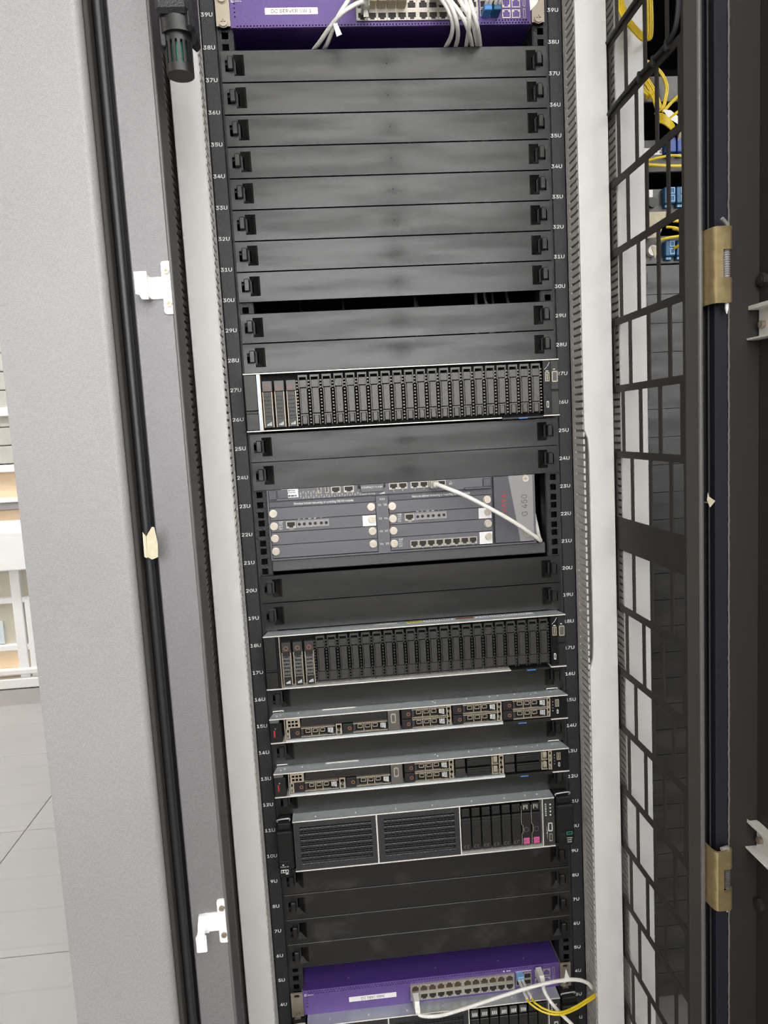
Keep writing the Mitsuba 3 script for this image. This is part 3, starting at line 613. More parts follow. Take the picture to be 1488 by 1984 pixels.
# ------------------------------------------------------------------ 1U servers
def thin_server(z0, label, blanks):
    t = thing('thin_server', label, 'server')
    z1 = z0 + .0402
    part(t, 'chassis', B(-.2165, .2090, -.010, .5, z0 + .0012, z1 - .0012), M_void)
    top_plate(t, z1)
    part(t, 'lid_latch', cat([tube([(-.2365, -.006, z1 + .001), (-.2365, -.006, z1 + .003), (-.2200, -.006, z1 + .003), (-.2200, -.006, z1 + .001)], .0008, 6, 1), tube([(.210, -.006, z1 + .001), (.210, -.006, z1 + .003), (.2280, -.006, z1 + .003), (.2280, -.006, z1 + .001)], .0008, 6, 1), B(-.158, -.105, -.0095, -.0065, z1, z1 + .0006)]), M_lip)
    rv = [(-.224, -.016), (-.2300, -.019), (-.196, -.014), (.020, -.012), (.023, -.018), (.075, -.012), (.1130, -.012), (.1270, -.010), (.1550, -.010), (.19, -.012), (.2150, -.012), (.180, -.016)]
    part(t, 'rivets', cat([cyl((x, y, z1 - .0002), (x, y, z1 + .0006), .0012, 8) for x, y in rv]), M_lip)
    part(t, 'bottom_lip', cat([RB(-.2410, .1300, YF - .0012, -.004, z0 - .0002, z0 + .0016, .0003), RB(.2085, .2365, YF - .0012, -.004, z0 - .0002, z0 + .0016, .0003)]), M_lip)
    part(t, 'bottom_plate', B(-.217, .130, YF, -.008, z0 + .0016, z0 + .0046), M_steel)
    part(t, 'info_tag', RB(.1310, .2085, YF - .0005, -.006, z0 - .0022, z0 + .0030, .0004), M_black)
    part(t, 'tag_tab', B(.155, .168, YF - .0012, YF - .0002, z0 - .0018, z0 - .0002), M_blue)
    part(t, 'ear', RB(-.2408, -.2220, YF - .001, .0, z0 + .0018, z1 - .0075, .001), M_gloss)
    part(t, 'ear_top', RB(-.2408, -.2260, YF - .0004, .0, z1 - .0072, z1 - .0020, .0006), M_grey)
    part(t, 'ear', RB(.2245, .2362, YF - .001, .0, z0 + .0018, z1 - .0018, .001), M_gloss)
    part(t, 'emblem', cat([front(R(-.2353 + .0009 * k_, -.2347 + .0009 * k_, z0 + .0105 + .0008 * (k_ % 2), z0 + .0225 - .0010 * k_), YF - .0014, YF - .0010) for k_ in range(3)] + [front(R(-.2353, -.2327, z0 + .0115 + .0024 * k_, z0 + .0121 + .0024 * k_), YF - .0014, YF - .0010) for k_ in range(5)]), M_red, label='small red upright emblem')
    part(t, 'emblem_tip', front(Point(-.2322, z0 + .0245).buffer(.0008), YF - .0014, YF - .0010), M_print)
    part(t, 'trim_strip', B(-.2180, -.2168, YF - .001, -.004, z0 + .0018, z1 - .0018), M_trim)
    part(t, 'control_strip', B(.2092, .2245, YF + .0005, .0, z0 + .0018, z1 - .0018), M_gloss)
    usb_port(t, .2160, .2222, z0 + .0215, z0 + .0335, YF)
    part(t, 'micro_port', front(rr(.2185, .2212, z0 + .0095, z0 + .0165, .001).difference(rr(.2192, .2205, z0 + .0105, z0 + .0155, .0005)), YF - .0006, YF + .0008), M_print)
    part(t, 'indicator', cat([front(R(.2118, .2128, z0 + .014 + .005 * i, z0 + .0152 + .005 * i), YF, YF + .0006) for i in range(4)]), M_print)
    zz = z0 - .6483
    vg = R(-.2150, -.1934, .6715 + zz, .6862 + zz).difference(unary_union([R(-.2122 + i * .0056, -.2082 + i * .0056, .6735 + zz + j * .0057, .6775 + zz + j * .0057) for i in range(3) for j in range(2)]))
    part(t, 'vent_grille', front(vg, YF - .0006, YF + .001), M_trim)
    od = part(t, 'optical_bay', B(-.1915, -.0635, YF + .0015, -.01, .6725 + zz, .6866 + zz), M_black)
    part(od, 'tray_line', cat([B(-.1915, -.0635, YF + .0009, YF + .0016, .6812 + zz, .6818 + zz), B(-.1430, -.1290, YF + .0008, YF + .0016, .6835 + zz, .6858 + zz)]), M_orange if False else M_grey2)
    part(od, 'side_block', B(-.0632, -.0565, YF + .0012, -.01, .6725 + zz, .6866 + zz), M_black)
    vp = part(t, 'vga_plate', RB(-.0552, -.0362, YF - .0002, -.01, z0 + .0048, z1 - .0019, .0005), M_plate)
    part(vp, 'vga_port', front(rr(-.0505, -.0425, .6660 + zz, .6815 + zz, .0025).difference(rr(-.0490, -.0440, .6680 + zz, .6795 + zz, .0015)), YF - .0016, YF), M_trim)
    part(vp, 'vga_socket', front(rr(-.0490, -.0440, .6680 + zz, .6795 + zz, .0015), YF - .0006, YF), M_grey)
    def bracket(x0, x1, za, zb):
        n = 2 if zb - za < .022 else 4
        h_ = (zb - za) / n
        hs = [R(x0 + .0018, x1 - (.0018 if j % 2 else .0030), za + j * h_ + .0014, za + (j + 1) * h_ - .0020) for j in range(n)] + [R(x0 + .003, x1 - .003, za + j * h_ - .0012, za + j * h_ + .0012) for j in range(1, n)]
        part(t, 'latch_bracket', front(R(x0, x1, za, zb).difference(unary_union(hs)), YF - .0004, YF + .001), M_trim)
    bracket(-.2160, -.2098, .6545 + zz, .6712 + zz)
    bracket(-.1380, -.1285, .6545 + zz, .6722 + zz)
    bracket(.0388, .0466, .6540 + zz, .6860 + zz)
    bracket(.1205, .1284, .6540 + zz, .6860 + zz)
    bracket(.2022, .2082, .6540 + zz, .6860 + zz)
    def carrier(x0, x1, za):
        zb = za + .0152
        c = part(t, 'drive_carrier', B(x0 + .0165, x1, YF + .0035, -.01, za + .001, zb - .001), M_deep)
        part(c, 'button', RB(x0, x0 + .0158, YF + .0004, -.01, za, zb, .0006), M_black)
        xc, zc = x0 + .0110, (za + zb) / 2
        part(c, 'button_ring', front(Point(xc, zc).buffer(.0030, quad_segs=5).difference(Point(xc, zc).buffer(.0017, quad_segs=5)), YF - .0002, YF + .0005), M_orange)
        part(c, 'side_strip', cat([B(x0 + .0165, x1, YF - .0006, -.008, za + .0002, za + .0014), B(x0 + .0165, x1, YF - .0006, -.008, zb - .0014, zb - .0002)]), M_trim)
        part(c, 'label_field', B(x1 - .0125, x1 - .0005, YF + .0006, -.01, za + .0016, zb - .0016), M_matte)
        part(c, 'label_print', cat([B(x1 - .0110 + i * .0022, x1 - .0096 + i * .0022, YF, YF + .0006, za + .005 - .0006 * i, zb - .003) for i in range(4)]), M_print)
        wv = (x1 - .0135 - x0 - .0215) / 3
        part(c, 'vent_frame', cat([B(x0 + .0210 + wv * i, x0 + .0222 + wv * i, YF + .0002, -.01, za + .0016, zb - .0016) for i in (1, 2)] + [front(rr(x0 + .0235 + wv * i, x0 + .0196 + wv * (i + 1), za + .0062, zb - .0030, .0010).difference(R(x0 + .0244 + wv * i, x0 + .0187 + wv * (i + 1), za + .0070, zb - .0038)), YF + .0008, YF + .0030) for i in range(3)]), M_trim)
        part(c, 'end_block', B(x0 + .0165, x0 + .0205, YF + .0010, -.01, za + .0016, zb - .0016), M_grey2)
    def drive_blank(x0, x1, za):
        zb = za + .0152
        c = part(t, 'drive_blank', cat([RB(x0 + .0195, x1 - .0130, YF + .0004, -.01, za + .0012, zb - .0045, .0006), RB(x0 + .0195, x1 - .0130, YF + .0010, -.01, zb - .0042, zb - .0012, .0005)]), M_black)
        part(c, 'clip', RB(x0, x0 + .0165, YF + .0006, -.01, za + .001, zb - .001, .0008), M_grey2)
        part(c, 'hook', cat([B(x1 - .0115, x1 - .0098, YF, -.01, za + .001, zb - .001), B(x1 - .0115, x1 - .0010, YF, -.01, za + .001, za + .0024), RB(x1 - .0090, x1 - .0020, YF - .0003, -.01, za + .0045, zb - .001, .0008)]), M_trim)
    zb_, zt_ = .6538 + zz, .6702 + zz
    carrier(-.2093, -.1395, .6550 + zz)
    carrier(-.1272, -.0563, .6555 + zz)
    for za in (zb_, zt_):
        carrier(-.0332, .0382, za)
        (drive_blank if blanks else carrier)(.0490, .1203, za)
        (drive_blank if blanks else carrier)(.1302, .2020, za)
    return t
thin_server(.6483, 'upper thin server at 15U, all eight drive bays filled, red emblem on its left ear', False)
thin_server(.6483 - 2.02 * U, 'lower thin server with four empty drive bays on its right side, at 13U', True)

# ------------------------------------------------------------------ 2U servers with two grilles and a small drive cage
def mesh_server(z0, label, second):
    t = thing('grille_server', label, 'server')
    z1 = z0 + .0855
    part(t, 'chassis', B(-.2160, .2085, -.008, .55, z0 + .001, z1 - .001), M_void)
    part(t, 'top_plate', B(-.2170, .2098, YF, -.001, z1 - .0012, z1 - .0001), M_steel)
    part(t, 'frame_lip', cat([RB(-.2170, .2098, YF - .0012, YF, z1 - .0018, z1, .0003), RB(-.2170, .2098, YF - .0012, -.004, z0, z0 + .0018, .0003), B(-.0838, -.0815, YF - .0012, -.006, z0 + .001, z1 - .001), B(.0518, .0536, YF - .0012, -.006, z0 + .001, z1 - .001), B(.1890, .1904, YF - .0012, -.006, z0 + .001, z1 - .001)]), M_lip)
    part(t, 'rivets', cat([cyl((x, y, z1 - .0002), (x, y, z1 + .0008), .0013, 8) for x, y in ((-.18, -.02), (-.115, -.02), (-.05, -.02), (.01, -.02), (.075, -.018), (.13, -.018), (.165, -.016), (.185, -.016))]), M_lip)
    zz = z0 - .4310
    for (xa, xb, ma, mb_) in ((-.2160, -.0838, -.2068, -.0912), (-.0815, .0518, -.0719, .0442)):
        nx, nz = 19, 20
        za, zb = .4405 + zz, .5065 + zz
        pw, ph = (mb_ - ma) / nx, (zb - za) / nz
        hs = unary_union([R(ma + i * pw + .0007, ma + (i + 1) * pw - .0002, za + j * ph + .0006, za + (j + 1) * ph - .0006) for i in range(nx) for j in range(nz)])
        g_ = part(t, 'grille', front(R(xa, xb, z0 + .0018, z1 - .0018).difference(hs), YF, YF + .0012), M_mesh)
        part(g_, 'fan_bar', cat([B(ma, mb_, YF + .0024, YF + .0040, za + j * ph + .0008, za + j * ph + .0019) for j in range(0, nz, 3)]), M_lip)
    # drive cage
    for k in range(8):
        x0 = .0552 + .01665 * k
        x1 = x0 + .0153
        filled = k >= 6 and not second
        c = part(t, 'drive_bay', RB(x0, x1, YF + .0012, -.006, .4375 + zz, .4925 + zz, .0007), M_black)
        part(c, 'top_clip', RB(x0 + .0008, x1 - .0008, YF + .002, -.006, .4950 + zz, .5085 + zz, .0007), M_black)
        if filled:
            part(c, 'button', RB(x0 + .0020, x1 - .0030, YF + .0002, -.006, .4388 + zz, .4495 + zz, .0008), M_pink, label='pink release button')
            part(c, 'vents', cat([B(x0 + .0030 + .0028 * i, x0 + .0048 + .0028 * i, YF + .0016, YF + .0022, .4990 + zz + .0030 * (i % 2), .5065 + zz) for i in range(3)]), M_port)
            part(c, 'dial', front(Point((x0 + x1) / 2 - .0005, .4640 + zz).buffer(.0042, quad_segs=6).difference(Point((x0 + x1) / 2 - .0005, .4640 + zz).buffer(.0034, quad_segs=6)), YF + .0006, YF + .0014), M_grey)
            part(c, 'edge', tube([(x0 - .0006, YF + .001, .5060 + zz), (x0 - .0006, YF + .001, .4740 + zz), (x0 + .0018, YF + .001, .4710 + zz), (x0 + .0018, YF + .001, .4600 + zz), (x0 - .0006, YF + .001, .4570 + zz), (x0 - .0006, YF + .001, .4400 + zz)], .0005, 5, 1), M_port)
        elif second and k < 6:
            part(c, 'icon_plate', cat([front(rr(x0 + .0015, x1 - .0015, .4960 + zz, .5075 + zz, .001), YF + .0012, YF + .002)]), M_grey)
            part(c, 'icon_print', cat([front(R(x0 + .004 + .003 * i, x0 + .006 + .003 * i, .4985 + zz, .5045 + zz), YF + .0008, YF + .0012) for i in range(3)]), M_print)
        else:
            part(c, 'latch', cat([front(Point((x0 + x1) / 2 - .002, .4440 + zz).buffer(.0030).difference(Point((x0 + x1) / 2 - .0012, .4440 + zz).buffer(.0025)), YF + .0005, YF + .0012), front(Point((x0 + x1) / 2 + .003, .4440 + zz).buffer(.0028).difference(Point((x0 + x1) / 2 + .0040, .4440 + zz).buffer(.0025)), YF + .0005, YF + .0012)]), M_grey)
            part(c, 'ridge', cat([B(x0 + .0006, x1 - .0006, YF + .0004, YF + .0013, .4860 + zz, .4872 + zz), B(x0 + .0006, x1 - .0006, YF + .0002, YF + .0013, .4912 + zz, .4923 + zz)]), M_grey2)
    cp = part(t, 'control_panel', B(.1904, .2098, YF + .0004, -.006, z0 + .0018, z1 - .0018), M_grey2)
    part(cp, 'data_port', front(R(.1985, .2055, .4580 + zz, .4725 + zz).difference(R(.1998, .2042, .4593 + zz, .4712 + zz)), YF - .0010, YF + .0004), M_print)
    part(cp, 'usb_port', front(R(.2000, .2050, .4405 + zz, .4535 + zz).difference(R(.2010, .2040, .4417 + zz, .4523 + zz)), YF - .0010, YF + .0004), M_trim)
    part(cp, 'panel_print', cat([front(R(.1940, .1965, .4850 + zz + .0032 * i, .4865 + zz + .0032 * i), YF, YF + .0004) for i in range(7)] + [front(Point(.2030, .4860 + zz + .006 * i).buffer(.0014, quad_segs=3), YF, YF + .0004) for i in range(4)] + [front(R(.1958, .1974, .4540 + zz, .4560 + zz), YF, YF + .0004), front(R(.1963, .1967, .4450 + zz, .4665 + zz), YF, YF + .0004)]), M_print)
    for s in (-1, 1):
        xa, xb = (-.2430, -.2178) if s < 0 else (.2110, .2400)
        e = part(t, 'ear', cat([RB(xa, xb, YF - .008, .0, z0 + .010, z1 - .012, .0020), RB(xa + .002, xb - .002, YF - .002, .0, z1 - .012, z1 - .001, .0015), RB(xa + .001, xb - .005, YF - .009, -.002, z0 - .002 if s < 0 else z0 + .006, z0 + .026, .0018)]), M_matte)
        part(e, 'latch_loop', tube([(xa + .003, YF + .006, z1 - .002), (xa + .003, YF + .002, z1 + .004), (xb - .004, YF + .002, z1 + .005), (xb - .004, YF + .006, z1 - .002)], .0012, 6, 3), M_steel)
        if s < 0:
            part(e, 'ear_print', cat([front(R(-.2362, -.2340, z0 + .0185, z0 + .0205), YF - .0094, YF - .009), text('Drive Box ID', .0016, -.2395, z0 + .0155, YF - .009, False), front(R(-.2395, -.2275, z0 + .0062, z0 + .0115).difference(unary_union([R(-.2388 + .0039 * i, -.2360 + .0039 * i, z0 + .0070, z0 + .0100) for i in range(3)])), YF - .0094, YF - .009), front(R(-.2320, -.2278, z0 + .0034, z0 + .0054), YF - .0094, YF - .009)]), M_print)
        else:
            bd = part(e, 'badge', RB(.2235, .2375, YF - .0090, YF - .007, z0 + .0060, z0 + .0335, .0004), M_gloss)
            if not second:
                part(bd, 'green_mark', front(R(.2260, .2358, z0 + .0235, z0 + .0285).difference(R(.2270, .2348, z0 + .0245, z0 + .0275)), YF - .0096, YF - .009), M_green)
                part(bd, 'badge_print', cat([text('ProLiant', .0017, .2309, z0 + .0170, YF - .0092, True, True), text('DL380', .0017, .2309, z0 + .0135, YF - .0092, True, True), text('Gen10', .0017, .2309, z0 + .0100, YF - .0092, True, True)]), M_print)
    return t
mesh_server(.4310, 'wide server with two mesh grilles and two pink drive buttons, at 10U', False)
mesh_server(.4310 - 8.065 * U, 'wide server with mesh grilles cut off by the bottom edge, under the lower purple switch', True)

# ------------------------------------------------------------------ purple switches
def rj45(t, x0, x1, z0, z1, y, up, inner=None, name='port'):
    """A socket: metal frame around a dark opening with a latch notch above or below."""
    w, h = x1 - x0, z1 - z0
    o = unary_union([R(x0 + w * .10, x1 - w * .10, z0 + h * (.30 if not up else .12), z1 - h * (.12 if not up else .30)),
                     R(x0 + w * .28, x1 - w * .28, z0 + h * (.10 if not up else .3), z1 - h * (.3 if not up else .10))])
    k = part(t, name, front(R(x0, x1, z0, z1).difference(o), y, y + .0020), M_port)
    part(k, 'opening', front(o, y + .0012, y + .0020), inner or M_hole)
    return k
def switch(z0, label, tag_text, tag_box, top):
    t = thing('network_switch', label, 'network switch')
    y = -.006
    z1 = z0 + .0438
    hs = []
    nh = 92
    rows_ = (z1 - .0028, z1 - .0060) if not top else (z0 + .0022,)
    for j, zr in enumerate(rows_):
        for i in range(nh):
            x = -.2130 + i * .00468 + (j % 2) * .00234
            if not top and j == 1 and -.041 < x < .160: continue
            if x < .2140: hs.append(Point(x, zr).buffer(.00115, quad_segs=3))
    for i in range(4): hs.append(Point(-.2158, z0 + .0150 + .0058 * i).buffer(.0011, quad_segs=3))
    if top:
        for i in range(11): hs.append(Point(.1650 + i * .0045, z0 + .0060).buffer(.0011, quad_segs=3))
        for i in range(60): hs.append(Point(-.2130 + i * .0047, z1 - .0025).buffer(.0011, quad_segs=3))
    face = R(-.2222, .2172, z0, z1).difference(unary_union(hs))
    part(t, 'front_plate', front(face, y, y + .0012), M_purple)
    part(t, 'body', B(-.2222, .2172, y + .0030, .40, z0, z1), M_purple2)
    part(t, 'lid', cat([B(-.2222, .2172, y + .0002, .030, z1 - .0004, z1 + .0006), B(-.2218, .2168, .030, .40, z1 - .0004, z1 + .0002)]), M_purple2)
    part(t, 'lid_screws', cat([cyl((x, .012, z1), (x, .012, z1 + .0012), .0016, 8) for x in (-.145, .005, .115, .16)] + [cyl((x, .07, z1), (x, .07, z1 + .0012), .0016, 8) for x in (.130,)]), M_nickel)
    part(t, 'seam', B(-.2222, .2172, y - .0003, y + .001, z1 - .0009, z1 + .0006), M_purple)
    xl, xr, za, zb = tag_box
    lb = part(t, 'name_label', front(rr(xl, xr, za, zb, .0008), y - .0005, y), M_white, label='white printed name label')
    part(lb, 'lettering', text(tag_text, (zb - za) * .50, (xl + xr) / 2, za + (zb - za) * .25, y - .0005, False, True, 1.0 if not top else 1.12, .0002), M_ink)
    part(t, 'logo', cat([front(R(-.2200, -.2160, z0 + .0340, z0 + .0380).difference(R(-.2188, -.2160, z0 + .0353, z0 + .0367)), y - .0003, y), text('extreme', .0018, -.2145, z0 + .0350, y, True)]), M_print)
    for s in (-1, 1):
        xa, xb = (-.2425, -.2225) if s < 0 else (.2178, .2365)
        poly = R(xa, xb, z0 + .001, z1).difference(unary_union([rr((xa + xb) / 2 - .0045, (xa + xb) / 2 + .0045, z, z + .0055, .0027) for z in (z0 + .0030, z0 + .0355)]) if not top else Polygon())
        b = part(t, 'bracket', cat([front(poly, y - .003, y - .0008), B(xb - .0018 if s < 0 else xa, xb if s < 0 else xa + .0018, y, .05, z0 + .001, z1)]), M_nickel)
        for z in (z0 + .0058, z0 + .0382):
            if top: part(b, 'screw', cat([screw((xa + xb) / 2, y - .003, z, .0062, .003), cyl(((xa + xb) / 2, y - .004, z), ((xa + xb) / 2, y - .0035, z), .0075, 16)]), M_nickel, 30)
            else: part(b, 'slot_back', B((xa + xb) / 2 - .006, (xa + xb) / 2 + .006, y + .0004, y + .001, z - .004, z + .004), M_hole)
        if not top: part(b, 'screw', cyl(((xa + xb) / 2 - .001, -.012, z0 - .001), ((xa + xb) / 2 - .001, -.004, z0 + .001), .0055, 12), M_nickel, 30)
    # copper ports: two blocks of 2 x 6
    pw = .01455
    zb0, zm, zb1 = z0 + .0060, z0 + .0195, z0 + .0335
    for bx0 in (-.0404, .0492):
        part(t, 'port_block', cat([B(bx0 - .0012, bx0 + 6 * pw + .0012, y - .0035, y, zb1 + .0002, zb1 + .0012), B(bx0 - .0012, bx0, y - .0035, y, zb0, zb1), B(bx0 + 6 * pw, bx0 + 6 * pw + .0012, y - .0035, y, zb0, zb1), B(bx0, bx0 + 6 * pw, y - .0034, y, zm - .0016, zm + .0016)]), M_port)
        for i in range(6):
            rj45(t, bx0 + i * pw + .0002, bx0 + (i + 1) * pw - .0002, zm + .0016, zb1, y - .0032, True, M_brown if not top else M_hole)
            rj45(t, bx0 + i * pw + .0002, bx0 + (i + 1) * pw - .0002, zb0, zm - .0016, y - .0032, False)
    # fibre cages, management ports, usb
    for i in range(2):
        for j in range(2):
            k = part(t, 'fibre_port', front(R(.1405 + i * .0140, .1535 + i * .0140, z0 + .0105 + j * .0115, z0 + .0210 + j * .0115).difference(R(.1416 + i * .0140, .1524 + i * .0140, z0 + .0116 + j * .0115, z0 + .0199 + j * .0115)), y - .002, y), M_port)
            part(k, 'opening', front(R(.1416 + i * .0140, .1524 + i * .0140, z0 + .0116 + j * .0115, z0 + .0199 + j * .0115), y - .0010, y - .0004), M_hole)
    part(t, 'port_lights', cat([front(R(.141 + i * .0028, .1428 + i * .0028, z0 + .0345, z0 + .0365), y - .0006, y) for i in range(10)] + [front(Point(.1205, z0 + .0390).buffer(.0016), y - .0004, y), front(R(.125, .132, z0 + .0382, z0 + .0398), y - .0004, y)]), M_print)
    rj45(t, .1740, .1865, z0 + .0225, z0 + .0350, y - .001, False, name='management_port')
    rj45(t, .1885, .2010, z0 + .0225, z0 + .0350, y - .001, True, name='management_port')
    for i in range(2): rj45(t, .1740 + i * .0145, .1865 + i * .0145, z0 + .0080, z0 + .0200, y - .001, True, name='management_port')
    for j in range(2): part(t, 'usb_port', front(R(.2055, .2090, z0 + .0080 + .016 * j, z0 + .0210 + .016 * j).difference(R(.2062, .2083, z0 + .0088 + .016 * j, z0 + .0202 + .016 * j)), y - .0008, y), M_port)
    return t
zS = .1582
zT = 1.7122
swB = switch(zS, 'lower purple network switch with a white label reading DC TEST SWX', 'DC TEST SWX', (-.1460, -.0655, zS + .0150, zS + .0235), False)
swT = switch(zT, 'upper purple network switch with a white label reading DC SERVER SW 1', 'DC SERVER SW 1', (-.1727, -.0967, zT + .0170, zT + .0262), True)
def rj_plug(t, p, mat_=M_clear, dx=0, dz=0, boot=M_cable):
    x, y, z = p
    part(t, 'plug', RB(x - .0058, x + .0058, y - .012, y + .012, z - .0040, z + .0040, .0008), mat_)
    part(t, 'boot', tube([(x, y - .010, z), (x + dx * .5, y - .020, z + dz * .5), (x + dx, y - .030, z + dz)], [.0050] * 6 + [.0044] * 6 + [.0036], 10), boot, 40)
c = thing('patch_cord', 'white patch cord looping from the lower purple switch into the right cable duct', 'network cable')
part(c, 'cable', tube([(-.0342, -.0400, .1780), (-.0335, -.0430, .1730), (-.0285, -.0470, .1690), (-.0000, -.0500, .1680), (.0423, -.0550, .1800), (.0940, -.0560, .1930), (.1461, -.0560, .2040), (.1952, -.0520, .2070), (.2325, -.0450, .2001), (.2560, -.0350, .1830), (.2670, -.0250, .1640), (.274, -.022, .150)], .0031, 10), M_cable, 40)
part(c, 'plug', RB(-.0395, -.0285, -.022, -.004, .1660, .1775, .001), M_clear)
part(c, 'boot', hull([(-.0392, -.018, .186), (-.0290, -.018, .186), (-.0392, -.018, .164), (-.0290, -.018, .164), (-.0380, -.036, .186), (-.0300, -.036, .186), (-.0380, -.046, .174), (-.0300, -.046, .174), (-.0370, -.044, .168), (-.0310, -.044, .168)]), M_cable, 25)
c = thing('patch_cord', 'white patch cord dropping from the lower purple switch past the bottom edge', 'network cable')
part(c, 'cable', tube([(.1775, -.0380, .1930), (.1790, -.0480, .1860), (.1850, -.0600, .1780), (.1975, -.0700, .1650), (.2162, -.0750, .1450), (.2400, -.0680, .1080), (.258, -.05, .06), (.272, -.025, .02)], .0030, 10), M_cable, 40)
part(c, 'boot', hull([(.1742, -.010, .2010), (.1842, -.010, .2010), (.1742, -.010, .1850), (.1842, -.010, .1850), (.1750, -.032, .2030), (.1830, -.032, .2030), (.1755, -.042, .1940), (.1825, -.042, .1940), (.1760, -.040, .1880), (.1820, -.040, .1880)]), M_cable, 25)
c = thing('fibre_cable', 'yellow twin fibre cord with blue plug looping from the lower purple switch', 'fibre cable')
part(c, 'plug', RB(.1408, .1530, -.019, -.006, .1850, .1930, .001), M_sky)
for k, ps in enumerate(([(.1435, -.018, .1870), (.1443, -.0400, .1875), (.1455, -.0600, .1880)], [(.1495, -.018, .1870), (.1510, -.0400, .1875), (.1530, -.0600, .1880)])):
    part(c, 'boot', tube(ps, .0024, 8, 4), M_cable, 40)
part(c, 'strand', tube([(.1455, -.0600, .1880), (.1501, -.0700, .1860), (.1682, -.0800, .1790), (.1921, -.0850, .1765), (.2212, -.0750, .1735), (.2483, -.0600, .1715), (.2662, -.0450, .1658), (.275, -.03, .162)], .0017, 8), M_yellow, 40)
part(c, 'strand', tube([(.1530, -.0600, .1880), (.1564, -.0700, .1880), (.1709, -.0800, .1835), (.1922, -.0850, .1805), (.2196, -.0750, .1775), (.2467, -.0600, .1754), (.2645, -.0450, .1698), (.275, -.03, .166)], .0017, 8), M_yellow, 40)
solo('cable_tag', cat([hull([(.2105, -.050, .2000), (.2150, -.050, .2250), (.2240, -.047, .2010), (.2105, -.0494, .2000), (.2150, -.0494, .2250), (.2240, -.0464, .2010)])]), M_white, 'white paper flag on the patch cord at the right end of the lower purple switch', 'cable tag')
W = {'a': [(-.0310, -.0350, 1.7288), (-.0440, -.0500, 1.7179), (-.0648, -.0500, 1.7061), (-.0811, -.0350, 1.6967), (-.0949, -.0150, 1.6894), (-.1065, .0120, 1.6890), (-.1162, .0400, 1.6906)],
     'b': [(-.0415, -.0350, 1.7486), (-.0541, -.0450, 1.7262), (-.0697, -.0420, 1.7065), (-.0783, -.0300, 1.6952), (-.0852, -.0100, 1.6890), (-.0920, .0150, 1.6889), (-.096, .04, 1.69)],
     'c': [(.0700, -.0350, 1.7500), (.0745, -.0400, 1.7345), (.0850, -.0500, 1.7098), (.0924, -.0420, 1.6956), (.0934, -.0220, 1.6888), (.0900, .0120, 1.6882), (.0873, .0300, 1.6862)],
     'd': [(.0770, -.0350, 1.7500), (.0796, -.0450, 1.7330), (.0899, -.0550, 1.7084), (.0973, -.0470, 1.6929), (.1032, -.0220, 1.6872), (.1047, .0120, 1.6866), (.1056, .0300, 1.6859)],
     'e': [(.0800, -.0350, 1.7460), (.0867, -.0450, 1.7282), (.1031, -.0500, 1.7028), (.1135, -.0400, 1.6916), (.1225, -.0200, 1.6859), (.1322, .0120, 1.6861), (.1375, .0300, 1.6854)],
     'f': [(.1020, -.0350, 1.7500), (.1068, -.0450, 1.7327), (.1133, -.0550, 1.7054), (.1154, -.0450, 1.6917), (.1180, -.0200, 1.6880), (.1212, .0120, 1.6863), (.1231, .0300, 1.6856)],
     'g': [(.1090, -.0350, 1.7500), (.1149, -.0450, 1.7313), (.1205, -.0550, 1.7020), (.1272, -.0450, 1.6888), (.1354, -.0200, 1.6850), (.1440, .0120, 1.6860), (.1487, .0300, 1.6852)],
     'h': [(.0920, -.0400, 1.7500), (.0977, -.0500, 1.7300), (.1068, -.0550, 1.7089), (.1207, -.0420, 1.6953), (.1302, -.0200, 1.6879), (.1400, .0120, 1.6860), (.1447, .0300, 1.6853)]}
for k, v in W.items():
    lab_ = {'a': 'front white cable of the crossing pair left of centre under the upper purple switch', 'b': 'rear white cable of the crossing pair left of centre under the upper purple switch'}.get(k, f'{ORDN(dict(c=1, d=2, f=3, e=4, h=5, g=6).get(k, 0))} white cable from the left in the bunch under the upper purple switch')
    c = thing('patch_cord', lab_, 'network cable', None if k in 'ab' else 'white cables hanging from the upper switch')
    part(c, 'cable', tube(v, .0031, 10), M_cable, 40)
    rj_plug(c, (v[0][0] + .002, -.020, v[0][2] - .004 if k != 'a' else 1.7300))
    if k == 'a': part(c, 'latch_tab', hull([(-.0310, -.018, 1.734), (-.0270, -.018, 1.734), (-.0330, -.030, 1.712), (-.0250, -.030, 1.712), (-.0330, -.029, 1.712), (-.0250, -.029, 1.712)]), M_clear)
solo('cable_tag', cat([hull([(-.0775, -.046, 1.6950), (-.0718, -.047, 1.6955), (-.0660, -.048, 1.6800), (-.0735, -.047, 1.6775), (-.0775, -.0455, 1.6950), (-.0718, -.0465, 1.6955), (-.0660, -.0475, 1.6800), (-.0735, -.0465, 1.6775)])]), M_white, 'white paper flag on the crossing cables under the upper purple switch', 'cable tag')
for i in range(4):
    solo('copper_transceiver', cat([RB(-.0255 + .01455 * i, -.0130 + .01455 * i, -.030, -.006, zT + .0215, zT + .0330, .0012), B(-.0225 + .01455 * i, -.0160 + .01455 * i, -.034, -.030, zT + .0225, zT + .0300)]), M_beige, f'beige plug in the upper port row of the upper purple switch, {ORDN(i + 1)} from left', 'plug', 'beige plugs in the upper switch')
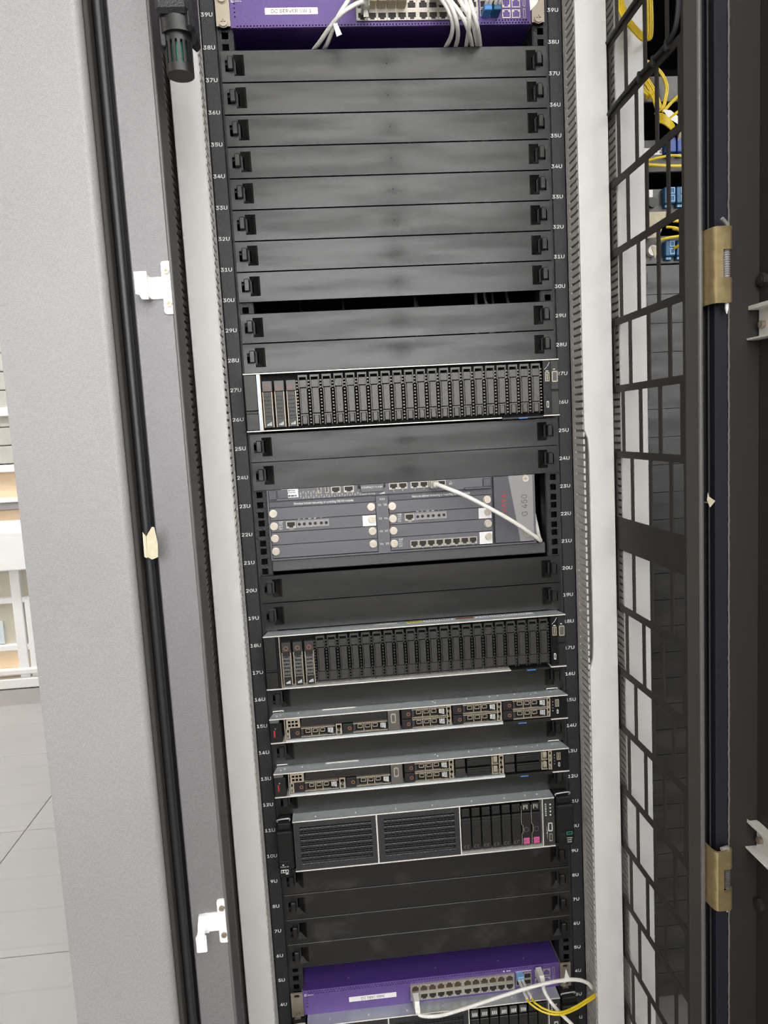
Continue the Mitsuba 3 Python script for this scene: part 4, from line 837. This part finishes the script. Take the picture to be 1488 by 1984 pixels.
for i, x in enumerate((.1425, .1562)):
    c = thing('fibre_cable', f'twin fibre cord with {"bright blue" if i == 0 else "dark blue"} plug in the upper purple switch, {"left" if i == 0 else "right"} one of two', 'fibre cable')
    part(c, 'plug', RB(x, x + .0118, -.028, -.006, zT + .0085, zT + .0175, .001), M_blue if i == 0 else M_teal)
    for dx in (.0025, .0090):
        part(c, 'boot', tube([(x + dx, -.028, zT + .0165), (x + dx + .001, -.036, zT + .0200), (x + dx + .004, -.042, zT + .036), (x + dx + .007, -.042, zT + .060)], .0024, 8, 4), M_cable, 40)
        part(c, 'strand', tube([(x + dx + .007, -.042, zT + .059), (x + dx + .010, -.036, zT + .090), (x + dx + .012, .010, zT + .130), (x + dx + .012, .060, zT + .20)], .0016, 7), M_yellow, 40)
solo('cable_tag', cat([hull([(.2030, -.045, 1.7400), (.2185, -.050, 1.7420), (.2180, -.050, 1.7250), (.2130, -.046, 1.7170), (.2055, -.042, 1.7110), (.2030, -.0445, 1.7400), (.2185, -.0495, 1.7420), (.2180, -.0495, 1.7250), (.2130, -.0455, 1.7170), (.2055, -.0415, 1.7110)])]), M_white, 'curled white paper flag at the right bracket of the upper purple switch', 'cable tag')

# ------------------------------------------------------------------ grey media gateway
gw = thing('media_gateway', 'grey media gateway with slot modules and a bezel lettered AVAYA G450', 'media gateway')
y = -.008
part(gw, 'chassis', B(-.2207, .2003, -.002, .40, .9352, 1.0452), M_slate2)
part(gw, 'frame', cat([B(-.2207, .2003, y, -.002, .9352, .9376), B(-.2207, -.2185, y, -.002, .9352, 1.0452), B(.1965, .2003, y, -.002, .9352, 1.0452)]), M_slate)
part(gw, 'centre_strip', B(-.0532, -.0340, y - .0006, -.002, .9376, 1.0262), M_slate)
part(gw, 'slot_letters', cat([text(s_, .0030, x_, z_, y - .0006, True, True) for s_, x_, z_ in (('V10', -.0433, 1.0195), ('V1', -.0478, 1.0105), ('V5', -.0390, 1.0105), ('V2', -.0478, .9890), ('V6', -.0390, .9890), ('V3', -.0478, .9690), ('V7', -.0390, .9690), ('V4', -.0478, .9488), ('V8', -.0390, .9488))]), M_print)
rowsz = [(.9980, 1.0172), (.9796, .9974), (.9598, .9790), (.9390, .9592)]
def gscrew(par, x, z): part(par, 'thumbscrew', cat([screw(x, y - .0010, z, .0052, .0045), cyl((x, y - .0012, z), (x, y - .0008, z), .0062, 16)]), M_screw, 30)
def small_text(par, x, z): part(par, 'legend', cat([text(s_, .0022, x, z - .0036 * i, y - .0010, True) for i, s_ in enumerate(('ALM', 'TST', 'ACT', 'SIG'))]), M_print)
for side, (xa, xb, sl, sr) in enumerate(((-.2180, -.0540, -.2130, -.0610), (-.0332, .1295, -.0281, .1227))):
    rp = part(gw, 'removal_strip', B(xa, xb, y + .0010, -.002, 1.0180, 1.0262), M_slate2)
    part(rp, 'lettering', text('Remove before removing or inserting S8300 module', .0034, (xa + xb) / 2 + .002, 1.0203, y + .0010, True, True, .80), M_print)
    for k, (za, zb) in enumerate(rowsz):
        dz = .0007 if side == 0 else 0
        m = part(gw, 'slot_module', RB(xa, xb, y - .0010, -.002, za, zb, .0005), M_slate)
        zc = (za + zb) / 2 + .0015
        gscrew(m, sl, zc - .0010 + (.0006 if k == 0 else 0))
        gscrew(m, sr, zc + .0006)
        busy = k == 1 or (side == 1 and k == 3)
        if busy:
            small_text(m, sl + .0075, zc + .0042)
            if not (side == 0 and k == 3):
                part(m, 'sticker', front(R(sr - .0145, xb - .0008, za + .0004, zb - .0006).difference(Point(sr, zc + .0006).buffer(.0060)), y - .0014, y - .0010), M_white)
        if k == 1:
            px = xa + .0238
            rj45(m, px, px + .0150, zc - .0055, zc + .0055, y - .0030, False)
            part(m, 'port_legend', text('T1/E1', .0018, px + .0075, zc - .0082, y - .001, True, True), M_print)
            st = part(m, 'jack_strip', RB(px + .0158, px + .0665, y - .0026, y, zc - .0056, zc + .0056, .0003), M_silver)
            xs_ = [px + .0158 + .0507 * f for f in (.09, .24, .42, .575, .76, .91)]
            part(st, 'jack', cat([front(Point(x_, zc).buffer(.0024, quad_segs=4), y - .0029, y - .0026) for x_ in xs_]), M_hole)
            part(st, 'jack_letters', cat([text(s_, .0020, x_, zc + .0068, y - .001, True, True) for x_, s_ in zip(xs_, ('SO', 'SI', 'MO', 'MI', 'O', 'I'))] + []), M_print)
        if side == 1 and k == 3:
            for i in range(8):
                rj45(m, -.0028 + i * .01338, .0102 + i * .01338, .9412, .9527, y - .0030, False)
            part(m, 'port_legend', cat([text(str(i + 1), .0020, .0038 + i * .01338, .9388, y - .001, True, True) for i in range(8)]), M_print)
# main controller board along the top
mb = part(gw, 'controller', B(-.2185, .1300, y - .0008, -.002, 1.0285, 1.0452), M_slate)
part(mb, 'left_handle', cat([RB(-.2180, -.2055, y - .004, y, 1.0300, 1.0452, .001), RB(-.2050, -.1880, y - .002, y, 1.0310, 1.0452, .001)]), M_slate2)
stk = part(mb, 'barcode_label', front(R(-.1982, -.1724, 1.0322, 1.0452), y - .0014, y - .0008), M_white)
part(stk, 'barcode', cat([front(R(-.1965 + .0018 * i, -.1957 + .0018 * i + .0004 * (i % 3), 1.0332, 1.0362), y - .0018, y - .0014) for i in range(12)] + [front(R(-.1965 + .0026 * i, -.1947 + .0026 * i, 1.0390, 1.0402), y - .0018, y - .0014) for i in range(8)] + [front(R(-.1965 + .0022 * i, -.1950 + .0022 * i, 1.0420, 1.0436), y - .0018, y - .0014) for i in range(9)]), M_ink)
tri = []
for i in range(24):
    for j in range(2):
        x_ = -.1705 + i * .0040
        z_ = 1.0290 + .0065 * j
        if j == 1 and x_ > -.1395: continue
        tri.append(Polygon([(x_, z_), (x_ + .0034, z_), (x_ + .0017, z_ + .0052)] if (i + j) % 2 else [(x_, z_ + .0052), (x_ + .0034, z_ + .0052), (x_ + .0017, z_)]))
part(mb, 'vent_triangles', front(unary_union(tri), y - .0011, y - .0008), M_silver)
part(mb, 'usb_port', cat([front(R(x_, x_ + .0060, 1.0360, 1.0450).difference(R(x_ + .0010, x_ + .0050, 1.0370, 1.0450)), y - .0020, y - .0006) for x_ in (-.1425, -.1310)]), M_trim)
part(mb, 'usb_tongue', cat([B(x_ + .0015, x_ + .0027, y - .001, y - .0007, 1.0370, 1.0465) for x_ in (-.1425, -.1310)]), M_brown)
for xa_, xb_ in ((-.1217, -.1070), (-.1020, -.0862), (-.0315, -.0175), (-.0170, -.0028), (.0023, .0160), (.0165, .0300), (.0310, .0440), (.0448, .0578)):
    rj45(mb, xa_, xb_, 1.0350, 1.0451, y - .0030, False)
part(mb, 'flash_slot', cat([B(-.0805, -.0370, y - .0014, y, 1.0390, 1.0450)]), M_hole)
cf = part(mb, 'flash_cover', hull([(-.0766, y - .006, 1.0451), (-.0400, y - .006, 1.0451), (-.0745, y - .007, 1.0340), (-.0420, y - .007, 1.0340), (-.0766, y, 1.0451), (-.0400, y, 1.0451), (-.0745, y, 1.0340), (-.0420, y, 1.0340)]), M_slate2)
part(cf, 'lettering', text('COMPACT FLASH', .0030, -.0583, 1.0395, y - .0070, True, True, .95), M_print)
part(mb, 'legend', cat([text('CARD IN USE', .0024, -.0640, 1.0292, y - .0008, True, True), front(Polygon([(-.0485, 1.0292), (-.0385, 1.0292), (-.0385, 1.0322)]), y - .0012, y - .0008), text('RST', .0022, .0659, 1.0372, y - .0008, True, True), front(Point(.0659, 1.0412).buffer(.0008), y - .0012, y - .0008)] + [text(str(i), .0020, x_, 1.0318, y - .0008, True, True) for x_, i in ((-.0245, 1), (-.0100, 2), (.0092, 3), (.0232, 4))]), M_print)
part(mb, 'right_handle', cat([RB(.0870, .1290, y - .006, y, 1.0275, 1.0312, .0008), RB(.1165, .1290, y - .005, y, 1.0312, 1.0440, .0008)]), M_slate2)
bz = part(gw, 'bezel', RB(.1331, .1962, y - .0030, -.002, .9392, 1.0452, .0008), M_slate2)
part(bz, 'silver_field', front(Polygon([(.1568, 1.0452), (.1735, .9398), (.1958, .9398), (.1958, 1.0452)]), y - .0034, y - .0030), M_silver)
part(bz, 'red_lettering', text('AVAYA', .0085, .1530, .9790, y - .0034, False, False, 1.0, .0003, True), M_red, label='red AVAYA lettering reading upwards')
part(bz, 'model_lettering', text('G 450', .0088, .1860, .9800, y - .0034, False, False, 1.0, .0003, True), M_grey)
gscrew(bz, .1845, .9520); gscrew(bz, .1845, 1.0395)
c = thing('patch_cord', 'white patch cord slanting down across the media gateway into the rack on the right', 'network cable')
part(c, 'cable', tube([(.0385, -.0330, 1.0410), (.0520, -.0470, 1.0355), (.0810, -.0560, 1.0217), (.1191, -.0600, .9991), (.1558, -.0550, .9754), (.1876, -.0400, .9520), (.2030, -.0200, .9405), (.2085, .0050, .9420), (.2110, .0300, .9640), (.2120, .0600, 1.000)], .0032, 10), M_cable, 40)
part(c, 'plug', cat([RB(.0320, .0432, -.026, -.008, 1.0340, 1.0450, .001), RB(.0335, .0440, -.036, -.026, 1.0360, 1.0450, .002)]), M_clear)
solo('rack_shelf', cat([RB(-.2210, .2165, -.002, .40, .9165, .9345, .0015)]), M_shelf, 'black textured shelf edge under the media gateway', 'shelf')

# ------------------------------------------------------------------ the next rack on the right, behind the grille
nb = thing('neighbour_rack', 'dark interior of the next rack seen through the right grille', 'server rack')
part(nb, 'back_panel', B(.32, .92, .80, .805, FLOOR, TOPZ), M_void)
part(nb, 'side_panel', B(.92, .925, -.20, .80, FLOOR, TOPZ), M_void)
part(nb, 'post', B(.318, .3700, .002, .04, FLOOR, TOPZ), M_void)
part(nb, 'hole_rail', B(.3700, .3860, .002, .012, FLOOR, TOPZ), M_post)
part(nb, 'roof', B(.32, .92, -.2, .80, TOPZ, TOPZ + .03), M_black)
nbp = local(cat([B(.372, .85, -.0055, -.003, .0004, .0440), RB(.3800, .3875, -.0125, -.003, .015, .032, .001)]), M_panel)
for k in range(28):
    b = thing('blanking_panel', f'black blanking panel of the next rack behind the right grille, {ORDN(k + 1)} from the top', 'blanking panel', 'blanking panels of the next rack')
    copy(b, 'plate', nbp, 0, 0, 1.3145 - k * U)
def patch_panel(za, zb, label):
    p_ = thing('patch_panel', label, 'patch panel')
    part(p_, 'face', RB(.375, .85, -.004, .0, za, zb, .0008), M_grey)
    part(p_, 'tray', B(.375, .85, .0, .25, za, za + .002), M_black)
    return p_
p1 = patch_panel(1.600, 1.637, 'topmost grey fibre panel of the next rack, behind the yellow fibres')
p2 = patch_panel(1.498, 1.545, 'grey fibre panel with royal blue adapters and a white label in the next rack')
part(p2, 'paper_label', front(R(.386, .416, 1.523, 1.533), -.0050, -.004), M_white)
part(p2, 'lettering', text('TH 2', .0058, .3985, 1.5252, -.0050, False), M_ink)
p3 = patch_panel(1.434, 1.473, 'grey fibre panel with empty teal adapters in the next rack')
part(p3, 'paper_label', front(R(.386, .4010, 1.461, 1.472), -.0046, -.004), M_white)
part(p3, 'knob', cat([cyl((.399, -.010, 1.452), (.399, -.004, 1.452), .0075, 20)]), M_black, 30)
p4 = patch_panel(1.361, 1.403, 'lowest fibre panel with teal adapters and a taped knob in the next rack')
part(p4, 'knob', cyl((.3975, -.012, 1.380), (.3975, -.004, 1.380), .0080, 20), M_cable, 30)
part(p4, 'paper_tag', cat([hull([(.3940, -.0125, 1.386), (.4030, -.0125, 1.384), (.4000, -.0125, 1.366), (.3940, -.0130, 1.386), (.4030, -.0130, 1.384), (.4000, -.0130, 1.366)])]), M_tape)
def adapter(par, x, za, zb, m, ports, w=.0155):
    a = part(par, 'adapter', cat([RB(x, x + w, -.016, -.003, za, zb, .001), RB(x + .002, x + w - .003, -.010, -.004, za - .005, za, .0008)]), m)
    if ports:
        for i in range(2):
            part(a, 'port', cat([front(R(x + .0062, x + w - .0010, za + .002 + i * (zb - za) * .48, za + (i + 1) * (zb - za) * .48).difference(R(x + .0078, x + w - .0028, za + .0035 + i * (zb - za) * .48, za + (i + 1) * (zb - za) * .48 - .0015)), -.0170, -.016)]), M_sky)
    part(a, 'rivet_foot', front(rr(x + .0035, x + w - .0045, za - .0045, za - .0008, .0006).difference(Point(x + w / 2 - .0005, za - .0025).buffer(.0008)), -.0108, -.010), M_sky)
for i in range(5): adapter(p2, .4180 + i * .0172, 1.5225, 1.5440, M_royal, False)
for i in range(5): adapter(p3, .4145 + i * .0190, 1.4480, 1.4720, M_teal, True, .0170)
for i in range(5): adapter(p4, .4150 + i * .0175, 1.3700, 1.3930, M_teal, True)
def fibre(pts, label, r=.0015, n=1, spread=.0032, grp='yellow fibres of the next rack'):
    c_ = thing('fibre_cable', label, 'fibre cable', None)
    for i in range(n):
        o = np.array([spread * (i - (n - 1) / 2), .0012 * (i % 2), spread * .35 * (i % 2)])
        part(c_, 'strand', tube(np.array(pts) + o, r, 7), M_yellow, 40)
fibre([(.3190 + .004, -.075, 1.730), (.3215, -.080, 1.700), (.3270, -.090, 1.672), (.3390, -.100, 1.648), (.3490, -.100, 1.640), (.3560, -.095, 1.652), (.3585, -.09, 1.690), (.3585, -.085, 1.74)], 'bundle of yellow fibres hanging in a loop at the top of the right grille', .0016, 4)
fibre([(.383, -.02, 1.720), (.380, -.04, 1.690), (.374, -.062, 1.664), (.362, -.070, 1.655)], 'short yellow fibre behind the hanging loop at the top of the right grille', .0016, 2)
fibre([(.375, -.020, 1.654), (.3883, -.020, 1.6500), (.4080, -.020, 1.6349), (.4174, -.020, 1.6150), (.4150, -.020, 1.597), (.4114, -.020, 1.5850), (.402, -.015, 1.578)], 'arching yellow fibres above the topmost fibre panel of the next rack', .0016, 2)
fibre([(.375, -.022, 1.636), (.3840, -.022, 1.6240), (.3956, -.022, 1.6050), (.4043, -.022, 1.5828)], 'yellow fibre bundle slanting down left of the topmost fibre panel', .0016, 4)
fibre([(.376, -.026, 1.612), (.380, -.026, 1.606), (.386, -.026, 1.601), (.388, -.020, 1.598)], 'short cut-off yellow fibre bundle beside the next rack\'s cable duct', .0016, 3)
fibre([(.470, -.018, 1.628), (.4414, -.020, 1.6052), (.425, -.020, 1.592), (.4114, -.020, 1.5780)], 'yellow fibre rising to the right over the topmost fibre panel', .0018, 2)
c = thing('fibre_cable', 'coiled yellow fibre bundle with a paper flag above the royal blue adapters', 'fibre cable')
for i in range(6):
    part(c, 'strand', tube([(.396, -.030, 1.572 - i * .0022), (.404, -.036, 1.568 - i * .0024), (.414, -.036, 1.560 - i * .0022), (.423, -.030, 1.555 - i * .0020)], .0016, 7), M_yellow, 40)
part(c, 'paper_flag', hull([(.4060, -.030, 1.578), (.4180, -.030, 1.577), (.4320, -.030, 1.566), (.4290, -.030, 1.557), (.4140, -.030, 1.566), (.4060, -.0295, 1.578), (.4320, -.0295, 1.566), (.4290, -.0295, 1.557)]), M_white)
fibre([(.414, -.028, 1.562), (.424, -.030, 1.570), (.440, -.026, 1.580), (.47, -.02, 1.585)], 'yellow fibre leaving the coiled bundle to the right', .0017, 2)
fibre([(.376, -.012, 1.509), (.388, -.016, 1.511), (.424, -.020, 1.516), (.455, -.018, 1.512), (.49, -.012, 1.505)], 'upper yellow fibre running across below the royal blue adapters', .0020, 1)
fibre([(.376, -.014, 1.507), (.392, -.020, 1.503), (.424, -.024, 1.499), (.455, -.020, 1.500), (.49, -.014, 1.500)], 'lower yellow fibre pair running across below the royal blue adapters', .0020, 2)
fibre([(.430, -.020, 1.556), (.438, -.026, 1.552), (.452, -.022, 1.560), (.480, -.01, 1.572)], 'yellow fibre plugged above the royal blue adapters', .0018, 2)
for i in range(2):
    solo('fibre_plug', hull([(.4330 + .013 * i, -.026, 1.545), (.4400 + .013 * i, -.026, 1.552), (.4370 + .013 * i, -.012, 1.536), (.4420 + .013 * i, -.012, 1.540), (.4330 + .013 * i, -.020, 1.545), (.4440 + .013 * i, -.020, 1.556)]), M_beige if i == 0 else M_cable, ('pale' if i else 'beige') + ' fibre plug in a royal blue adapter of the next rack', 'fibre plug')
fibre([(.416, -.016, 1.424), (.430, -.020, 1.420), (.452, -.018, 1.421), (.48, -.01, 1.426)], 'yellow fibre with dark sleeves between the two teal adapter panels', .0020, 2)
fibre([(.416, -.016, 1.413), (.430, -.020, 1.410), (.444, -.018, 1.405), (.452, -.018, 1.408), (.48, -.01, 1.407)], 'second yellow fibre with dark sleeves just above the lowest fibre panel', .0020, 1)
fibre([(.398, -.020, 1.391), (.410, -.024, 1.394), (.430, -.026, 1.396), (.450, -.022, 1.398), (.48, -.01, 1.401)], 'straight yellow fibre crossing in front of the lowest teal adapters', .0022, 1)
fibre([(.426, -.018, 1.410), (.434, -.026, 1.404), (.438, -.028, 1.394), (.434, -.026, 1.384), (.428, -.017, 1.381)], 'curled orange-yellow fibre plugged into the lowest teal adapter', .0024, 1)
solo('paper_scrap', cat([hull([(.380, -.030, 1.432), (.4110, -.026, 1.433), (.4110, -.026, 1.424), (.400, -.026, 1.396), (.380, -.030, 1.394), (.380, -.0295, 1.432), (.4110, -.0255, 1.433), (.4110, -.0255, 1.424), (.400, -.0255, 1.396), (.380, -.0295, 1.394)])]), M_tape, 'yellowed paper sheet hanging left of the teal adapters in the next rack', 'paper')
